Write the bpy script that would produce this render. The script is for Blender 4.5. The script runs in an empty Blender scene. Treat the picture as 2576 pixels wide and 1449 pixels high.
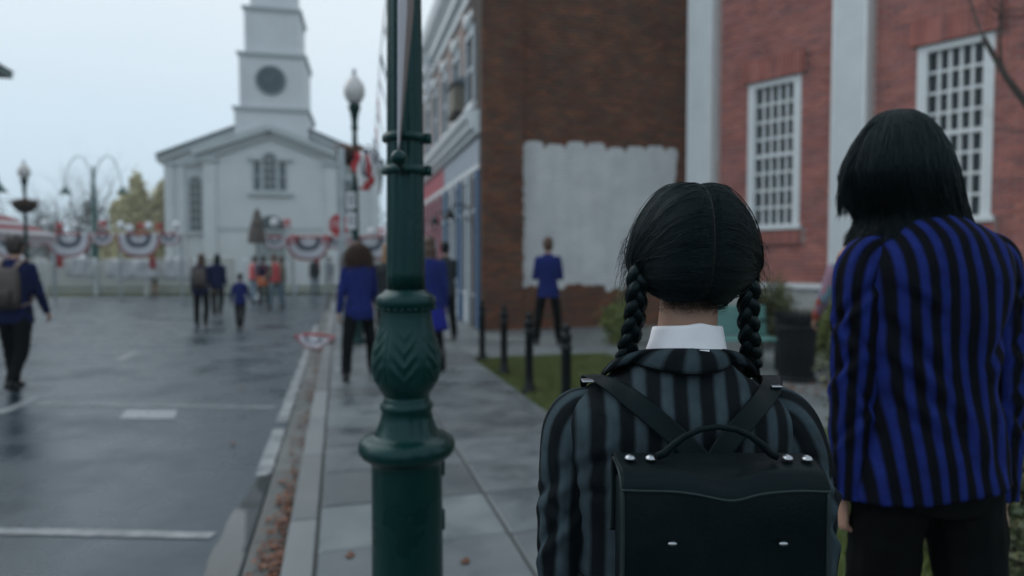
import bpy, math, random
import numpy as np
from mathutils import Vector, Matrix, noise as mnoise

R = math.radians
random.seed(11)
rng = np.random.default_rng(11)
scn = bpy.context.scene
COL = scn.collection

# ------------------------------------------------------------------ camera, sky, sun, exposure
F, CX, CY, CAMH = 1650.0, 1288.0, 724.5, 1.38
PITCH = math.atan(64.5 / F)
cam_d = bpy.data.cameras.new('camera')
cam = bpy.data.objects.new('camera', cam_d)
COL.objects.link(cam)
cam.location = (0, 0, CAMH)
cam.rotation_euler = (math.pi / 2 - PITCH, 0, 0)
cam_d.sensor_width = 36.0
cam_d.lens = F / 2576 * 36
cam_d.clip_start = 0.05
cam_d.clip_end = 2000
cam_d.dof.use_dof = True
cam_d.dof.focus_distance = 0.95
cam_d.dof.aperture_fstop = 2.35
scn.camera = cam

SUN_EL, SUN_AZ = 40, 288
world = bpy.data.worlds.new('World')
scn.world = world
world.use_nodes = True
wn, wl = world.node_tree.nodes, world.node_tree.links
wn.clear()
w_out = wn.new('ShaderNodeOutputWorld')
w_bg = wn.new('ShaderNodeBackground')
w_bg.inputs['Strength'].default_value = 0.1
w_sky = wn.new('ShaderNodeTexSky')
w_sky.sky_type = 'NISHITA'
w_sky.sun_disc = False
w_sky.sun_elevation = R(SUN_EL)
w_sky.sun_rotation = R(SUN_AZ)
w_tc = wn.new('ShaderNodeTexCoord')
w_sep = wn.new('ShaderNodeSeparateXYZ')
wl.new(w_tc.outputs['Generated'], w_sep.inputs[0])
w_noise = wn.new('ShaderNodeTexNoise')
w_noise.inputs['Scale'].default_value = 1.6
w_noise.inputs['Detail'].default_value = 5
w_map = wn.new('ShaderNodeMapping')
w_map.inputs['Scale'].default_value = (1, 1, 2.6)
wl.new(w_tc.outputs['Generated'], w_map.inputs[0])
wl.new(w_map.outputs[0], w_noise.inputs['Vector'])
w_add = wn.new('ShaderNodeMath'); w_add.operation = 'MULTIPLY_ADD'
w_add.inputs[1].default_value = 0.22
w_add.inputs[2].default_value = -0.11
wl.new(w_noise.outputs['Fac'], w_add.inputs[0])
w_sum = wn.new('ShaderNodeMath'); w_sum.operation = 'ADD'
wl.new(w_sep.outputs['Z'], w_sum.inputs[0])
wl.new(w_add.outputs[0], w_sum.inputs[1])
w_ramp = wn.new('ShaderNodeValToRGB')
cr = w_ramp.color_ramp
cr.elements[0].position = 0.0;  cr.elements[0].color = (0.52, 0.675, 0.80, 1)
cr.elements[1].position = 1.0;  cr.elements[1].color = (0.70, 0.80, 0.90, 1)
e = cr.elements.new(0.18); e.color = (0.69, 0.84, 0.955, 1)
e = cr.elements.new(0.40); e.color = (0.88, 0.97, 1.035, 1)
wl.new(w_sum.outputs[0], w_ramp.inputs[0])
w_scale = wn.new('ShaderNodeVectorMath'); w_scale.operation = 'SCALE'
w_scale.inputs['Scale'].default_value = 10.0
wl.new(w_ramp.outputs[0], w_scale.inputs[0])
w_mix = wn.new('ShaderNodeMixRGB')
w_mix.inputs[0].default_value = 0.94
wl.new(w_sky.outputs[0], w_mix.inputs[1])
wl.new(w_scale.outputs[0], w_mix.inputs[2])
wl.new(w_mix.outputs[0], w_bg.inputs['Color'])
wl.new(w_bg.outputs[0], w_out.inputs[0])

sun_d = bpy.data.lights.new('sun', 'SUN')
sun_d.energy = 1.2
sun_d.angle = R(60)
sun_d.color = (1.0, 0.97, 0.93)
sun = bpy.data.objects.new('sun', sun_d)
COL.objects.link(sun)
_a, _e = R(SUN_AZ), R(SUN_EL)
_sd = Vector((math.sin(_a) * math.cos(_e), math.cos(_a) * math.cos(_e), math.sin(_e)))
sun.rotation_euler = _sd.to_track_quat('Z', 'Y').to_euler()

scn.view_settings.view_transform = 'Standard'
scn.view_settings.look = 'None'
scn.view_settings.gamma = 1.0
scn.view_settings.use_curve_mapping = False
scn.view_settings.exposure = 0.0

# ------------------------------------------------------------------ placing helpers
def at(x, y, Y):
    """point seen at pixel (x, y) of the 2576 px wide picture, at world depth Y"""
    vx, vz = (x - CX) / F, -(y - CY) / F
    d = Vector((vx, math.cos(PITCH) + vz * math.sin(PITCH), -math.sin(PITCH) + vz * math.cos(PITCH)))
    k = Y / d.y
    return Vector((d.x * k, Y, CAMH + d.z * k))

def gnd(x, y, z=0.0):
    vx, vz = (x - CX) / F, -(y - CY) / F
    d = Vector((vx, math.cos(PITCH) + vz * math.sin(PITCH), -math.sin(PITCH) + vz * math.cos(PITCH)))
    k = (z - CAMH) / d.z
    return Vector((d.x * k, d.y * k, z))

SA = math.atan((CX - 853) / F)             # the street runs this far off the view axis
SR = Vector((math.cos(SA), math.sin(SA), 0))
SF = Vector((-math.sin(SA), math.cos(SA), 0))
def S(s, t, z=0.0):
    v = SR * s + SF * t
    return Vector((v.x, v.y, z))
ROAD_Z = -0.10

# ------------------------------------------------------------------ mesh builder
class MB:
    def __init__(self):
        self.v, self.f, self.uv, self.m = [], [], {}, []
        self.cur = 0
    def add(self, verts, faces, uvs=None):
        o = len(self.v)
        self.v.extend([tuple(p) for p in verts])
        for k, fc in enumerate(faces):
            self.f.append(tuple(i + o for i in fc))
            self.m.append(self.cur)
            if uvs is not None:
                self.uv[len(self.f) - 1] = uvs[k]
        return self
    def box(self, x0, x1, y0, y1, z0, z1):
        v = [(x0,y0,z0),(x1,y0,z0),(x1,y1,z0),(x0,y1,z0),(x0,y0,z1),(x1,y0,z1),(x1,y1,z1),(x0,y1,z1)]
        return self.add(v, [(0,3,2,1),(4,5,6,7),(0,1,5,4),(1,2,6,5),(2,3,7,6),(3,0,4,7)])
    def cbox(self, x0, x1, y0, y1, z0, z1, c):
        """box with every vertical and horizontal edge chamfered"""
        c = min(c, (x1-x0)/2.01, (y1-y0)/2.01, (z1-z0)/2.01)
        rings = []
        for z, i in ((z0, c), (z0 + c, 0), (z1 - c, 0), (z1, c)):
            a0, a1, b0, b1 = x0 + i, x1 - i, y0 + i, y1 - i
            rings.append([(a0+c,b0,z),(a1-c,b0,z),(a1,b0+c,z),(a1,b1-c,z),(a1-c,b1,z),(a0+c,b1,z),(a0,b1-c,z),(a0,b0+c,z)])
        return self.loft(rings)
    def loft(self, rings, cap0=True, cap1=True, closed=True, uvs=None):
        n = len(rings[0]); v, f, uu = [], [], []
        for r in rings: v.extend([tuple(p) for p in r])
        for i in range(len(rings) - 1):
            for j in range(n if closed else n - 1):
                k = (j + 1) % n
                f.append((i*n+j, i*n+k, (i+1)*n+k, (i+1)*n+j))
                if uvs is not None:
                    a, b = uvs[i], uvs[i+1]
                    uu.append((a[j], a[j+1], b[j+1], b[j]))
        if closed and cap0:
            f.append(tuple(range(n-1, -1, -1)))
            if uvs is not None: uu.append(tuple(uvs[0][j] for j in range(n-1, -1, -1)))
        if closed and cap1:
            o = (len(rings)-1)*n; f.append(tuple(range(o, o+n)))
            if uvs is not None: uu.append(tuple(uvs[-1][j] for j in range(n)))
        return self.add(v, f, uu if uvs is not None else None)
    def tube(self, pts, rad, n=8, flat=1.0, cap=True):
        pts = [Vector(p) for p in pts]
        if not hasattr(rad, '__len__'): rad = [rad] * len(pts)
        rings = []; prev = None
        for i, p in enumerate(pts):
            t = (pts[min(i+1, len(pts)-1)] - pts[max(i-1, 0)])
            t = t.normalized() if t.length > 1e-9 else Vector((0,0,1))
            if prev is None:
                a = t.cross(Vector((0,1,0)))
                if a.length < .2: a = t.cross(Vector((1,0,0)))
            else:
                a = prev - t * prev.dot(t)
                if a.length < 1e-6: a = t.orthogonal()
            a.normalize(); b = t.cross(a); prev = a
            rings.append([p + (a*math.cos(q) + b*math.sin(q)*flat) * rad[i] for q in [2*math.pi*k/n for k in range(n)]])
        return self.loft(rings, cap, cap)
    def capsule(self, p0, p1, r0, r1, n=12):
        p0, p1 = Vector(p0), Vector(p1); t = (p1-p0)
        t = t.normalized() if t.length > 1e-9 else Vector((0,0,1))
        P, Q = [], []
        for a in (-80,-50,-22): P.append(p0 + t*r0*math.sin(R(a))); Q.append(r0*math.cos(R(a)))
        P.append(p0); Q.append(r0); P.append(p0.lerp(p1,.5)); Q.append((r0+r1)/2); P.append(p1); Q.append(r1)
        for a in (22,50,80): P.append(p1 + t*r1*math.sin(R(a))); Q.append(r1*math.cos(R(a)))
        return self.tube(P, Q, n)
    def ell(self, c, r, n=16, m=10, rot=None):
        c = Vector(c); rings = []
        for i in range(m):
            a = -math.pi/2 + math.pi*(i+.5)/m
            ring = []
            for j in range(n):
                b = 2*math.pi*j/n
                p = Vector((r[0]*math.cos(a)*math.cos(b), r[1]*math.cos(a)*math.sin(b), r[2]*math.sin(a)))
                ring.append(c + (rot @ p if rot else p))
            rings.append(ring)
        return self.loft(rings)
    def lathe(self, prof, n=32, c=(0,0,0), fn=None):
        c = Vector(c); rings = []
        for r, z in prof:
            ring = []
            for k in range(n):
                a = 2*math.pi*k/n
                rr = r * (fn(a, z, r) if fn else 1)
                ring.append(c + Vector((rr*math.cos(a), rr*math.sin(a), z)))
            rings.append(ring)
        return self.loft(rings)
    def prism(self, poly, z0, z1):
        return self.loft([[(x, y, z0) for x, y in poly], [(x, y, z1) for x, y in poly]])
    def prism_y(self, poly, y0, y1):
        """polygon in x, z extruded along y"""
        return self.loft([[(x, y1, z) for x, z in poly], [(x, y0, z) for x, z in poly]])
    def xf(self, mat):
        self.v = [tuple(mat @ Vector(p)) for p in self.v]; return self
    def mesh(self, name, mats, smooth=False):
        me = bpy.data.meshes.new(name)
        me.from_pydata(self.v, [], self.f)
        for m in (mats if isinstance(mats, (list, tuple)) else [mats]): me.materials.append(m)
        if self.uv:
            ul = me.uv_layers.new(name='UVMap')
            for p in me.polygons:
                u = self.uv.get(p.index)
                if u:
                    for li, q in zip(p.loop_indices, u): ul.data[li].uv = q
        if any(self.m): me.polygons.foreach_set('material_index', self.m)
        if smooth: me.polygons.foreach_set('use_smooth', [True]*len(me.polygons))
        me.update()
        return me
    def build(self, name, mats, parent=None, smooth=False, **kw):
        return link(name, self.mesh(name, mats, smooth), parent, **kw)

def link(name, me, parent=None, label=None, cat=None, group=None, kind=None, loc=None, rot=None):
    o = bpy.data.objects.new(name, me)
    COL.objects.link(o)
    if parent: o.parent = parent
    if loc is not None: o.location = loc
    if rot is not None: o.rotation_euler = rot
    return tag(o, label, cat, group, kind)

def tag(o, label=None, cat=None, group=None, kind=None):
    if label: o['label'] = label
    if cat: o['category'] = cat
    if group: o['group'] = group
    if kind: o['kind'] = kind
    return o

def thing(name, label, cat, loc=(0,0,0), rz=0, group=None):
    return link(name, None, None, label, cat, group, None, loc, (0,0,rz))

def np_mesh(name, verts, faces, mats, smooth=False):
    """numpy verts (N,3), faces (M,k) all the same size"""
    me = bpy.data.meshes.new(name)
    nf, k = faces.shape
    me.vertices.add(len(verts)); me.vertices.foreach_set('co', verts.astype(np.float32).ravel())
    me.loops.add(nf*k); me.loops.foreach_set('vertex_index', faces.astype(np.int32).ravel())
    me.polygons.add(nf)
    me.polygons.foreach_set('loop_start', np.arange(0, nf*k, k, dtype=np.int32))
    me.polygons.foreach_set('loop_total', np.full(nf, k, dtype=np.int32))
    if smooth: me.polygons.foreach_set('use_smooth', np.ones(nf, dtype=bool))
    for m in (mats if isinstance(mats, (list, tuple)) else [mats]): me.materials.append(m)
    me.update(calc_edges=True); me.validate()
    return me

def remesh(mb, voxel, smooth=4, extra=None, name='skin'):
    """fuse the overlapping pieces of a builder into one continuous surface"""
    me = bpy.data.meshes.new('tmp'); me.from_pydata(mb.v, [], mb.f); me.update()
    o = bpy.data.objects.new('tmp', me); COL.objects.link(o)
    r = o.modifiers.new('r', 'REMESH'); r.mode = 'VOXEL'; r.voxel_size = voxel; r.use_smooth_shade = True
    if smooth:
        s = o.modifiers.new('s', 'SMOOTH'); s.iterations = smooth; s.factor = .5
    dg = bpy.context.evaluated_depsgraph_get()
    out = bpy.data.meshes.new_from_object(o.evaluated_get(dg))
    bpy.data.objects.remove(o); bpy.data.meshes.remove(me)
    out.name = name
    if extra is not None and extra.v:               # e.g. hands that would drown in coarse voxels
        v = [tuple(x.co) for x in out.vertices]; f = [tuple(p.vertices) for p in out.polygons]
        n = len(v); v += extra.v; f += [tuple(i+n for i in q) for q in extra.f]
        bpy.data.meshes.remove(out)
        out = bpy.data.meshes.new(name); out.from_pydata(v, [], f)
    out.polygons.foreach_set('use_smooth', [True]*len(out.polygons)); out.update()
    return out

# ------------------------------------------------------------------ materials
def mat(name, col, rough=.6, metal=0.0, var=.12, scale=6.0, bump=0.0, bscale=40.0, rvar=0.0, spec=.5, coat=0, coords='Object', col2=None, stretch=None, sheen=0):
    m = bpy.data.materials.new(name); m.use_nodes = True
    N, L = m.node_tree.nodes, m.node_tree.links
    b = N['Principled BSDF']
    b.inputs['Roughness'].default_value = rough
    b.inputs['Metallic'].default_value = metal
    b.inputs['Specular IOR Level'].default_value = spec
    b.inputs['Coat Weight'].default_value = coat
    b.inputs['Coat Roughness'].default_value = .1
    b.inputs['Sheen Weight'].default_value = sheen
    tc = N.new('ShaderNodeTexCoord'); src = tc.outputs[coords]
    if coords == 'World':
        src = None
    if stretch:
        mp = N.new('ShaderNodeMapping'); mp.inputs['Scale'].default_value = stretch
        L.new(src, mp.inputs[0]); src = mp.outputs[0]
    nz = N.new('ShaderNodeTexNoise'); nz.inputs['Scale'].default_value = scale; nz.inputs['Detail'].default_value = 6
    nz.inputs['Roughness'].default_value = .62
    L.new(src, nz.inputs['Vector'])
    rp = N.new('ShaderNodeValToRGB')
    c2 = col2 if col2 else tuple(min(1, c*(1+var)) for c in col)
    c1 = col if col2 else tuple(c*(1-var) for c in col)
    rp.color_ramp.elements[0].position = .32; rp.color_ramp.elements[0].color = (*c1, 1)
    rp.color_ramp.elements[1].position = .68; rp.color_ramp.elements[1].color = (*c2, 1)
    L.new(nz.outputs['Fac'], rp.inputs[0]); L.new(rp.outputs[0], b.inputs['Base Color'])
    if rvar:
        mr = N.new('ShaderNodeMapRange')
        mr.inputs['From Min'].default_value = .35; mr.inputs['From Max'].default_value = .65
        mr.inputs['To Min'].default_value = max(.02, rough-rvar); mr.inputs['To Max'].default_value = min(1, rough+rvar)
        L.new(nz.outputs['Fac'], mr.inputs[0]); L.new(mr.outputs[0], b.inputs['Roughness'])
    if bump:
        n2 = N.new('ShaderNodeTexNoise'); n2.inputs['Scale'].default_value = bscale; n2.inputs['Detail'].default_value = 4
        L.new(src, n2.inputs['Vector'])
        bp = N.new('ShaderNodeBump'); bp.inputs['Strength'].default_value = bump; bp.inputs['Distance'].default_value = .01
        L.new(n2.outputs['Fac'], bp.inputs['Height']); L.new(bp.outputs[0], b.inputs['Normal'])
    return m

def stripe_mat(name, light, dark, period, duty=.5, uv=True, rough=.75, twill=0.0, soft=.12, sheen=.0):
    """woven blazer stripes; u counts metres across the cloth"""
    m = bpy.data.materials.new(name); m.use_nodes = True
    N, L = m.node_tree.nodes, m.node_tree.links
    b = N['Principled BSDF']; b.inputs['Roughness'].default_value = rough
    b.inputs['Specular IOR Level'].default_value = .10
    b.inputs['Sheen Weight'].default_value = sheen
    tc = N.new('ShaderNodeTexCoord'); sp = N.new('ShaderNodeSeparateXYZ')
    L.new(tc.outputs['UV' if uv else 'Object'], sp.inputs[0])
    d = N.new('ShaderNodeMath'); d.operation = 'DIVIDE'; d.inputs[1].default_value = period
    L.new(sp.outputs['X'], d.inputs[0])
    fr = N.new('ShaderNodeMath'); fr.operation = 'FRACT'; L.new(d.outputs[0], fr.inputs[0])
    rp = N.new('ShaderNodeValToRGB'); E = rp.color_ramp.elements
    E[0].position = 0; E[0].color = (0,0,0,1); E[1].position = soft; E[1].color = (1,1,1,1)
    e = E.new(duty); e.color = (1,1,1,1); e = E.new(min(.99, duty+soft)); e.color = (0,0,0,1)
    L.new(fr.outputs[0], rp.inputs[0])
    nz = N.new('ShaderNodeTexNoise'); nz.inputs['Scale'].default_value = 35; nz.inputs['Detail'].default_value = 5
    L.new(tc.outputs['Object'], nz.inputs['Vector'])
    mx = N.new('ShaderNodeMixRGB'); mx.inputs[1].default_value = (*dark,1); mx.inputs[2].default_value = (*light,1)
    L.new(rp.outputs[0], mx.inputs[0])
    mu = N.new('ShaderNodeMixRGB'); mu.blend_type = 'MULTIPLY'; mu.inputs[0].default_value = .6
    r2 = N.new('ShaderNodeValToRGB'); r2.color_ramp.elements[0].position=.3; r2.color_ramp.elements[0].color=(.55,.55,.55,1)
    r2.color_ramp.elements[1].position=.7; r2.color_ramp.elements[1].color=(1.25,1.25,1.25,1)
    L.new(nz.outputs['Fac'], r2.inputs[0])
    L.new(mx.outputs[0], mu.inputs[1]); L.new(r2.outputs[0], mu.inputs[2])
    last = mu.outputs[0]
    if twill:
        wv = N.new('ShaderNodeTexWave'); wv.inputs['Scale'].default_value = 330; wv.inputs['Distortion'].default_value = .6
        wv.bands_direction = 'DIAGONAL'
        mp = N.new('ShaderNodeMapping'); mp.inputs['Scale'].default_value = (.6, .6, 1)
        L.new(tc.outputs['UV' if uv else 'Object'], mp.inputs[0]); L.new(mp.outputs[0], wv.inputs['Vector'])
        bp = N.new('ShaderNodeBump'); bp.inputs['Strength'].default_value = twill; bp.inputs['Distance'].default_value = .002
        L.new(wv.outputs['Fac'], bp.inputs['Height']); L.new(bp.outputs[0], b.inputs['Normal'])
        m2 = N.new('ShaderNodeMixRGB'); m2.blend_type = 'MULTIPLY'; m2.inputs[0].default_value = .3
        L.new(last, m2.inputs[1]); L.new(wv.outputs['Color'], m2.inputs[2]); last = m2.outputs[0]
    L.new(last, b.inputs['Base Color'])
    return m

def brick_mat(name, cols, paint=None, frame=None, tone=1.0):
    """one tone per brick; paint = limewashed patch with a ragged, roller-wide edge (x0, x1, z0, z1) in the wall's own frame"""
    m = bpy.data.materials.new(name); m.use_nodes = True
    N, L = m.node_tree.nodes, m.node_tree.links
    b = N['Principled BSDF']; b.inputs['Roughness'].default_value = .85; b.inputs['Specular IOR Level'].default_value = .3
    g = N.new('ShaderNodeNewGeometry'); oi = N.new('ShaderNodeObjectInfo')
    ad = N.new('ShaderNodeMath'); ad.operation = 'ADD'; fr = N.new('ShaderNodeMath'); fr.operation = 'FRACT'
    L.new(g.outputs['Random Per Island'], ad.inputs[0]); L.new(oi.outputs['Random'], ad.inputs[1]); L.new(ad.outputs[0], fr.inputs[0])
    rp = N.new('ShaderNodeValToRGB'); E = rp.color_ramp.elements
    E[0].position = 0; E[0].color = (*cols[0],1); E[1].position = 1; E[1].color = (*cols[-1],1)
    for i, c in enumerate(cols[1:-1]): q = E.new((i+1)/(len(cols)-1)); q.color = (*c,1)
    L.new(fr.outputs[0], rp.inputs[0])
    nz = N.new('ShaderNodeTexNoise'); nz.inputs['Scale'].default_value = 2.2; nz.inputs['Detail'].default_value = 8
    nz.inputs['Roughness'].default_value = .65
    L.new(g.outputs['Position'], nz.inputs['Vector'])
    r2 = N.new('ShaderNodeValToRGB'); r2.color_ramp.elements[0].position=.3; r2.color_ramp.elements[0].color=(.6,.6,.62,1)
    r2.color_ramp.elements[1].position=.7; r2.color_ramp.elements[1].color=(1.3,1.25,1.2,1)
    L.new(nz.outputs['Fac'], r2.inputs[0])
    mu = N.new('ShaderNodeMixRGB'); mu.blend_type='MULTIPLY'; mu.inputs[0].default_value=.8
    L.new(rp.outputs[0], mu.inputs[1]); L.new(r2.outputs[0], mu.inputs[2]); last = mu.outputs[0]
    if paint:
        o, ax = frame
        def math_(op, a, bb=None, c=None):
            n = N.new('ShaderNodeMath'); n.operation = op
            for i, q in enumerate((a, bb, c)):
                if q is None: continue
                if isinstance(q, (int, float)): n.inputs[i].default_value = q
                else: L.new(q, n.inputs[i])
            return n.outputs[0]
        sub = N.new('ShaderNodeVectorMath'); sub.operation='SUBTRACT'; sub.inputs[1].default_value = o
        L.new(g.outputs['Position'], sub.inputs[0])
        dt = N.new('ShaderNodeVectorMath'); dt.operation='DOT_PRODUCT'; dt.inputs[1].default_value = ax
        L.new(sub.outputs[0], dt.inputs[0]); x = dt.outputs['Value']
        sp = N.new('ShaderNodeSeparateXYZ'); L.new(g.outputs['Position'], sp.inputs[0]); z = sp.outputs['Z']
        n3 = N.new('ShaderNodeTexNoise'); n3.inputs['Scale'].default_value = 5; n3.inputs['Detail'].default_value = 4
        L.new(g.outputs['Position'], n3.inputs['Vector']); w = math_('SUBTRACT', n3.outputs['Fac'], .5)
        # roller strokes: each about half a metre wide with its own stop height
        k = math_('DIVIDE', math_('SUBTRACT', x, paint[0]), .46)
        wn1 = N.new('ShaderNodeTexWhiteNoise'); wn1.noise_dimensions = '1D'; L.new(math_('FLOOR', k), wn1.inputs['W'])
        edge = math_('ABSOLUTE', math_('SUBTRACT', math_('FRACT', k), .5))
        scal = math_('MULTIPLY', math_('POWER', math_('MULTIPLY', edge, 2), 6.0), .13)
        top = math_('ADD', math_('SUBTRACT', paint[3], scal), math_('ADD', math_('MULTIPLY', w, .10), math_('MULTIPLY', wn1.outputs['Value'], .09)))
        bot = math_('ADD', paint[2], math_('ADD', math_('MULTIPLY', w, .30), math_('MULTIPLY', wn1.outputs['Value'], .13)))
        a1 = math_('LESS_THAN', z, top); a2 = math_('GREATER_THAN', z, bot)
        a3 = math_('GREATER_THAN', x, math_('ADD', paint[0], math_('MULTIPLY', w, .22)))
        a4 = math_('LESS_THAN', x, math_('ADD', paint[1], math_('MULTIPLY', w, .22)))
        msk = math_('MULTIPLY', math_('MULTIPLY', a1, a2), math_('MULTIPLY', a3, a4))
        pc = N.new('ShaderNodeValToRGB'); pc.color_ramp.elements[0].position=.3; pc.color_ramp.elements[0].color=(*[c*tone for c in (.50,.525,.535)],1)
        pc.color_ramp.elements[1].position=.62; pc.color_ramp.elements[1].color=(*[c*tone for c in (.66,.675,.68)],1)
        # rain streaks run down the paint
        cm = N.new('ShaderNodeCombineXYZ'); L.new(math_('MULTIPLY', x, 5.0), cm.inputs[0]); L.new(math_('MULTIPLY', z, .35), cm.inputs[2])
        n5 = N.new('ShaderNodeTexNoise'); n5.inputs['Scale'].default_value = 1.0; n5.inputs['Detail'].default_value = 4; L.new(cm.outputs[0], n5.inputs['Vector'])
        L.new(math_('ADD', math_('MULTIPLY', nz.outputs['Fac'], .75), math_('MULTIPLY', n5.outputs['Fac'], .25)), pc.inputs[0])
        mx = N.new('ShaderNodeMixRGB'); L.new(msk, mx.inputs[0]); L.new(last, mx.inputs[1]); L.new(pc.outputs[0], mx.inputs[2]); last = mx.outputs[0]
    L.new(last, b.inputs['Base Color'])
    n4 = N.new('ShaderNodeTexNoise'); n4.inputs['Scale'].default_value = 60; n4.inputs['Detail'].default_value=3
    L.new(g.outputs['Position'], n4.inputs['Vector'])
    bp = N.new('ShaderNodeBump'); bp.inputs['Strength'].default_value=.35; bp.inputs['Distance'].default_value=.006
    L.new(n4.outputs['Fac'], bp.inputs['Height']); L.new(bp.outputs[0], b.inputs['Normal'])
    return m

def leaf_mat(name, cols, rough=.6):
    m = bpy.data.materials.new(name); m.use_nodes = True
    N, L = m.node_tree.nodes, m.node_tree.links
    b = N['Principled BSDF']; b.inputs['Roughness'].default_value = rough
    g = N.new('ShaderNodeNewGeometry'); rp = N.new('ShaderNodeValToRGB'); E = rp.color_ramp.elements
    E[0].color = (*cols[0],1); E[1].color = (*cols[-1],1)
    for i, c in enumerate(cols[1:-1]): q = E.new((i+1)/(len(cols)-1)); q.color = (*c,1)
    L.new(g.outputs['Random Per Island'], rp.inputs[0]); L.new(rp.outputs[0], b.inputs['Base Color'])
    b.inputs['Subsurface Weight'].default_value = 0
    return m

M = {}
M['asphalt'] = mat('wet_asphalt', (.010,.026,.037), .34, scale=1.1, bump=.16, bscale=160, rvar=.21, col2=(.034,.058,.076), spec=.55)
M['concrete'] = mat('damp_concrete', (.10,.12,.128), .48, scale=1.3, bump=.2, bscale=120, rvar=.2, col2=(.17,.195,.20))
M['slab_a'] = mat('damp_paving', (.082,.102,.110), .46, scale=2.2, bump=.15, bscale=110, rvar=.24, col2=(.160,.184,.193), coords='Object')
M['kerb'] = mat('kerb_concrete', (.12,.138,.145), .5, scale=2, bump=.2, bscale=90, rvar=.2, col2=(.20,.218,.222))
M['gutter'] = mat('gutter_concrete', (.075,.082,.078), .4, scale=1.5, bump=.2, bscale=90, rvar=.2, col2=(.125,.132,.125))
M['joint'] = mat('dark_joint_sand', (.05,.055,.055), .8)
M['paintline'] = mat('road_paint', (.10,.118,.128), .5, scale=6, rvar=.15, col2=(.33,.35,.36))
M['soil'] = mat('soil', (.045,.035,.026), .9, scale=5, bump=.5, bscale=30)
M['turf'] = mat('turf', (.03,.05,.010), .9, scale=4, bump=.5, bscale=60, col2=(.075,.115,.025))
M['green'] = mat('green_cast_iron', (.0013,.0235,.0215), .30, var=.25, scale=5, bump=.05, bscale=60, rvar=.08, coat=0, spec=.32)
M['green_far'] = mat('green_iron_post', (.010,.075,.066), .4, var=.2)
M['blackiron'] = mat('black_iron', (.0045,.008,.010), .5, spec=.2, var=.3, rvar=.1, bump=.08)
M['white_trim'] = mat('white_trim_paint', (.62,.66,.68), .5, var=.05, scale=3)
M['white_wood'] = mat('white_wood_paint', (.62,.66,.67), .55, var=.08, scale=3)
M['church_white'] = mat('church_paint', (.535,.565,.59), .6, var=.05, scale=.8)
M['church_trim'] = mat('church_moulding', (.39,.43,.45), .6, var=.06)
M['slate'] = mat('slate_roof', (.12,.14,.155), .6, var=.2, scale=4)
M['glass_dark'] = mat('window_glass', (.018,.032,.038), .09, var=.3, scale=1.5, spec=.35)
M['glass_far'] = mat('church_glass', (.05,.075,.085), .18, var=.3, scale=1.5)
M['steel'] = mat('polished_steel', (.38,.41,.44), .33, 1.0, var=.05)
M['galv'] = mat('galvanised_steel', (.34,.38,.40), .45, .6, var=.15, scale=8)
M['red'] = mat('red_cloth', (.42,.035,.045), .75, var=.15, scale=5)
M['white_cloth'] = mat('white_cloth', (.72,.74,.76), .75, var=.05, scale=5)
M['navy'] = mat('navy_cloth', (.018,.032,.075), .75, var=.15, scale=5)
M['black_cloth'] = mat('black_cloth', (.0028,.0038,.0044), .9, var=.25, scale=12, spec=.1)
M['dark_cloth'] = mat('charcoal_cloth', (.022,.028,.032), .85, var=.25, scale=12, spec=.2)
M['skin'] = mat('skin', (.33,.195,.145), .5, var=.08, scale=14, bump=.06, bscale=300)
M['shoe'] = mat('black_shoe_leather', (.006,.007,.008), .45, spec=.3)
M['leather'] = mat('black_leather', (.0034,.0064,.0076), .44, var=.2, scale=7, bump=.10, bscale=260, rvar=.08, spec=.11)
M['leather_edge'] = mat('cut_leather_edge', (.016,.024,.025), .5, var=.2, scale=30, spec=.3)
M['hair_black'] = mat('black_hair', (.0011,.0028,.0035), .40, var=.3, scale=60, spec=.24)
M['hair_brown'] = mat('brown_hair', (.06,.028,.016), .45, var=.35, scale=20)
M['hair_dark'] = mat('dark_brown_hair', (.020,.014,.011), .5, var=.35, scale=20)
M['hair_blond'] = mat('blond_hair', (.26,.15,.075), .5, var=.25, scale=20)
M['blue_stripe'] = stripe_mat('blue_striped_blazer', (.0095,.020,.132), (.0022,.0034,.006), .039, .44, True, .85, soft=.18)
M['blue_far'] = stripe_mat('blue_blazer', (.013,.027,.165), (.007,.012,.06), .04, .6, False, .8)
M['blue_skirt'] = stripe_mat('blue_skirt', (.018,.026,.26), (.012,.018,.15), .05, .6, False, .8)
M['navy_far'] = stripe_mat('navy_blazer', (.008,.016,.075), (.005,.008,.03), .04, .6, False, .8)
M['slate_stripe'] = stripe_mat('charcoal_striped_blazer', (.044,.068,.082), (.0055,.0092,.0122), .0385, .44, True, .85, twill=.3, soft=.16)
M['shirt'] = mat('white_shirt_cotton', (.80,.82,.88), .7, var=.03, scale=20, bump=.04, bscale=400)
M['skirt_dark'] = mat('dark_wool_skirt', (.013,.017,.022), .85)
M['brown_bag'] = mat('brown_canvas', (.055,.045,.04), .7, var=.25)
M['tan_strap'] = mat('tan_webbing', (.20,.15,.13), .7)
M['vest'] = mat('red_safety_vest', (.52,.07,.08), .7)
M['vest_orange'] = mat('orange_bag_cloth', (.50,.13,.05), .7)
M['denim'] = mat('washed_denim', (.10,.16,.20), .8, var=.2)
M['denim_light'] = mat('pale_denim', (.17,.25,.33), .8, var=.2)
M['olive'] = mat('olive_jacket', (.16,.15,.11), .8)
M['stop_red'] = mat('sign_red', (.42,.022,.03), .4, var=.06)
M['teal'] = mat('teal_bench_paint', (.085,.23,.215), .5, var=.12, scale=8)
M['wicker'] = mat('coir_basket', (.035,.022,.016), .9, var=.4, scale=20, bump=.5)
M['opal'] = mat('opal_glass', (.56,.56,.555), .3, var=.05)
M['canvas_tan'] = mat('taupe_canvas', (.115,.10,.09), .85, var=.15, scale=4)
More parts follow.
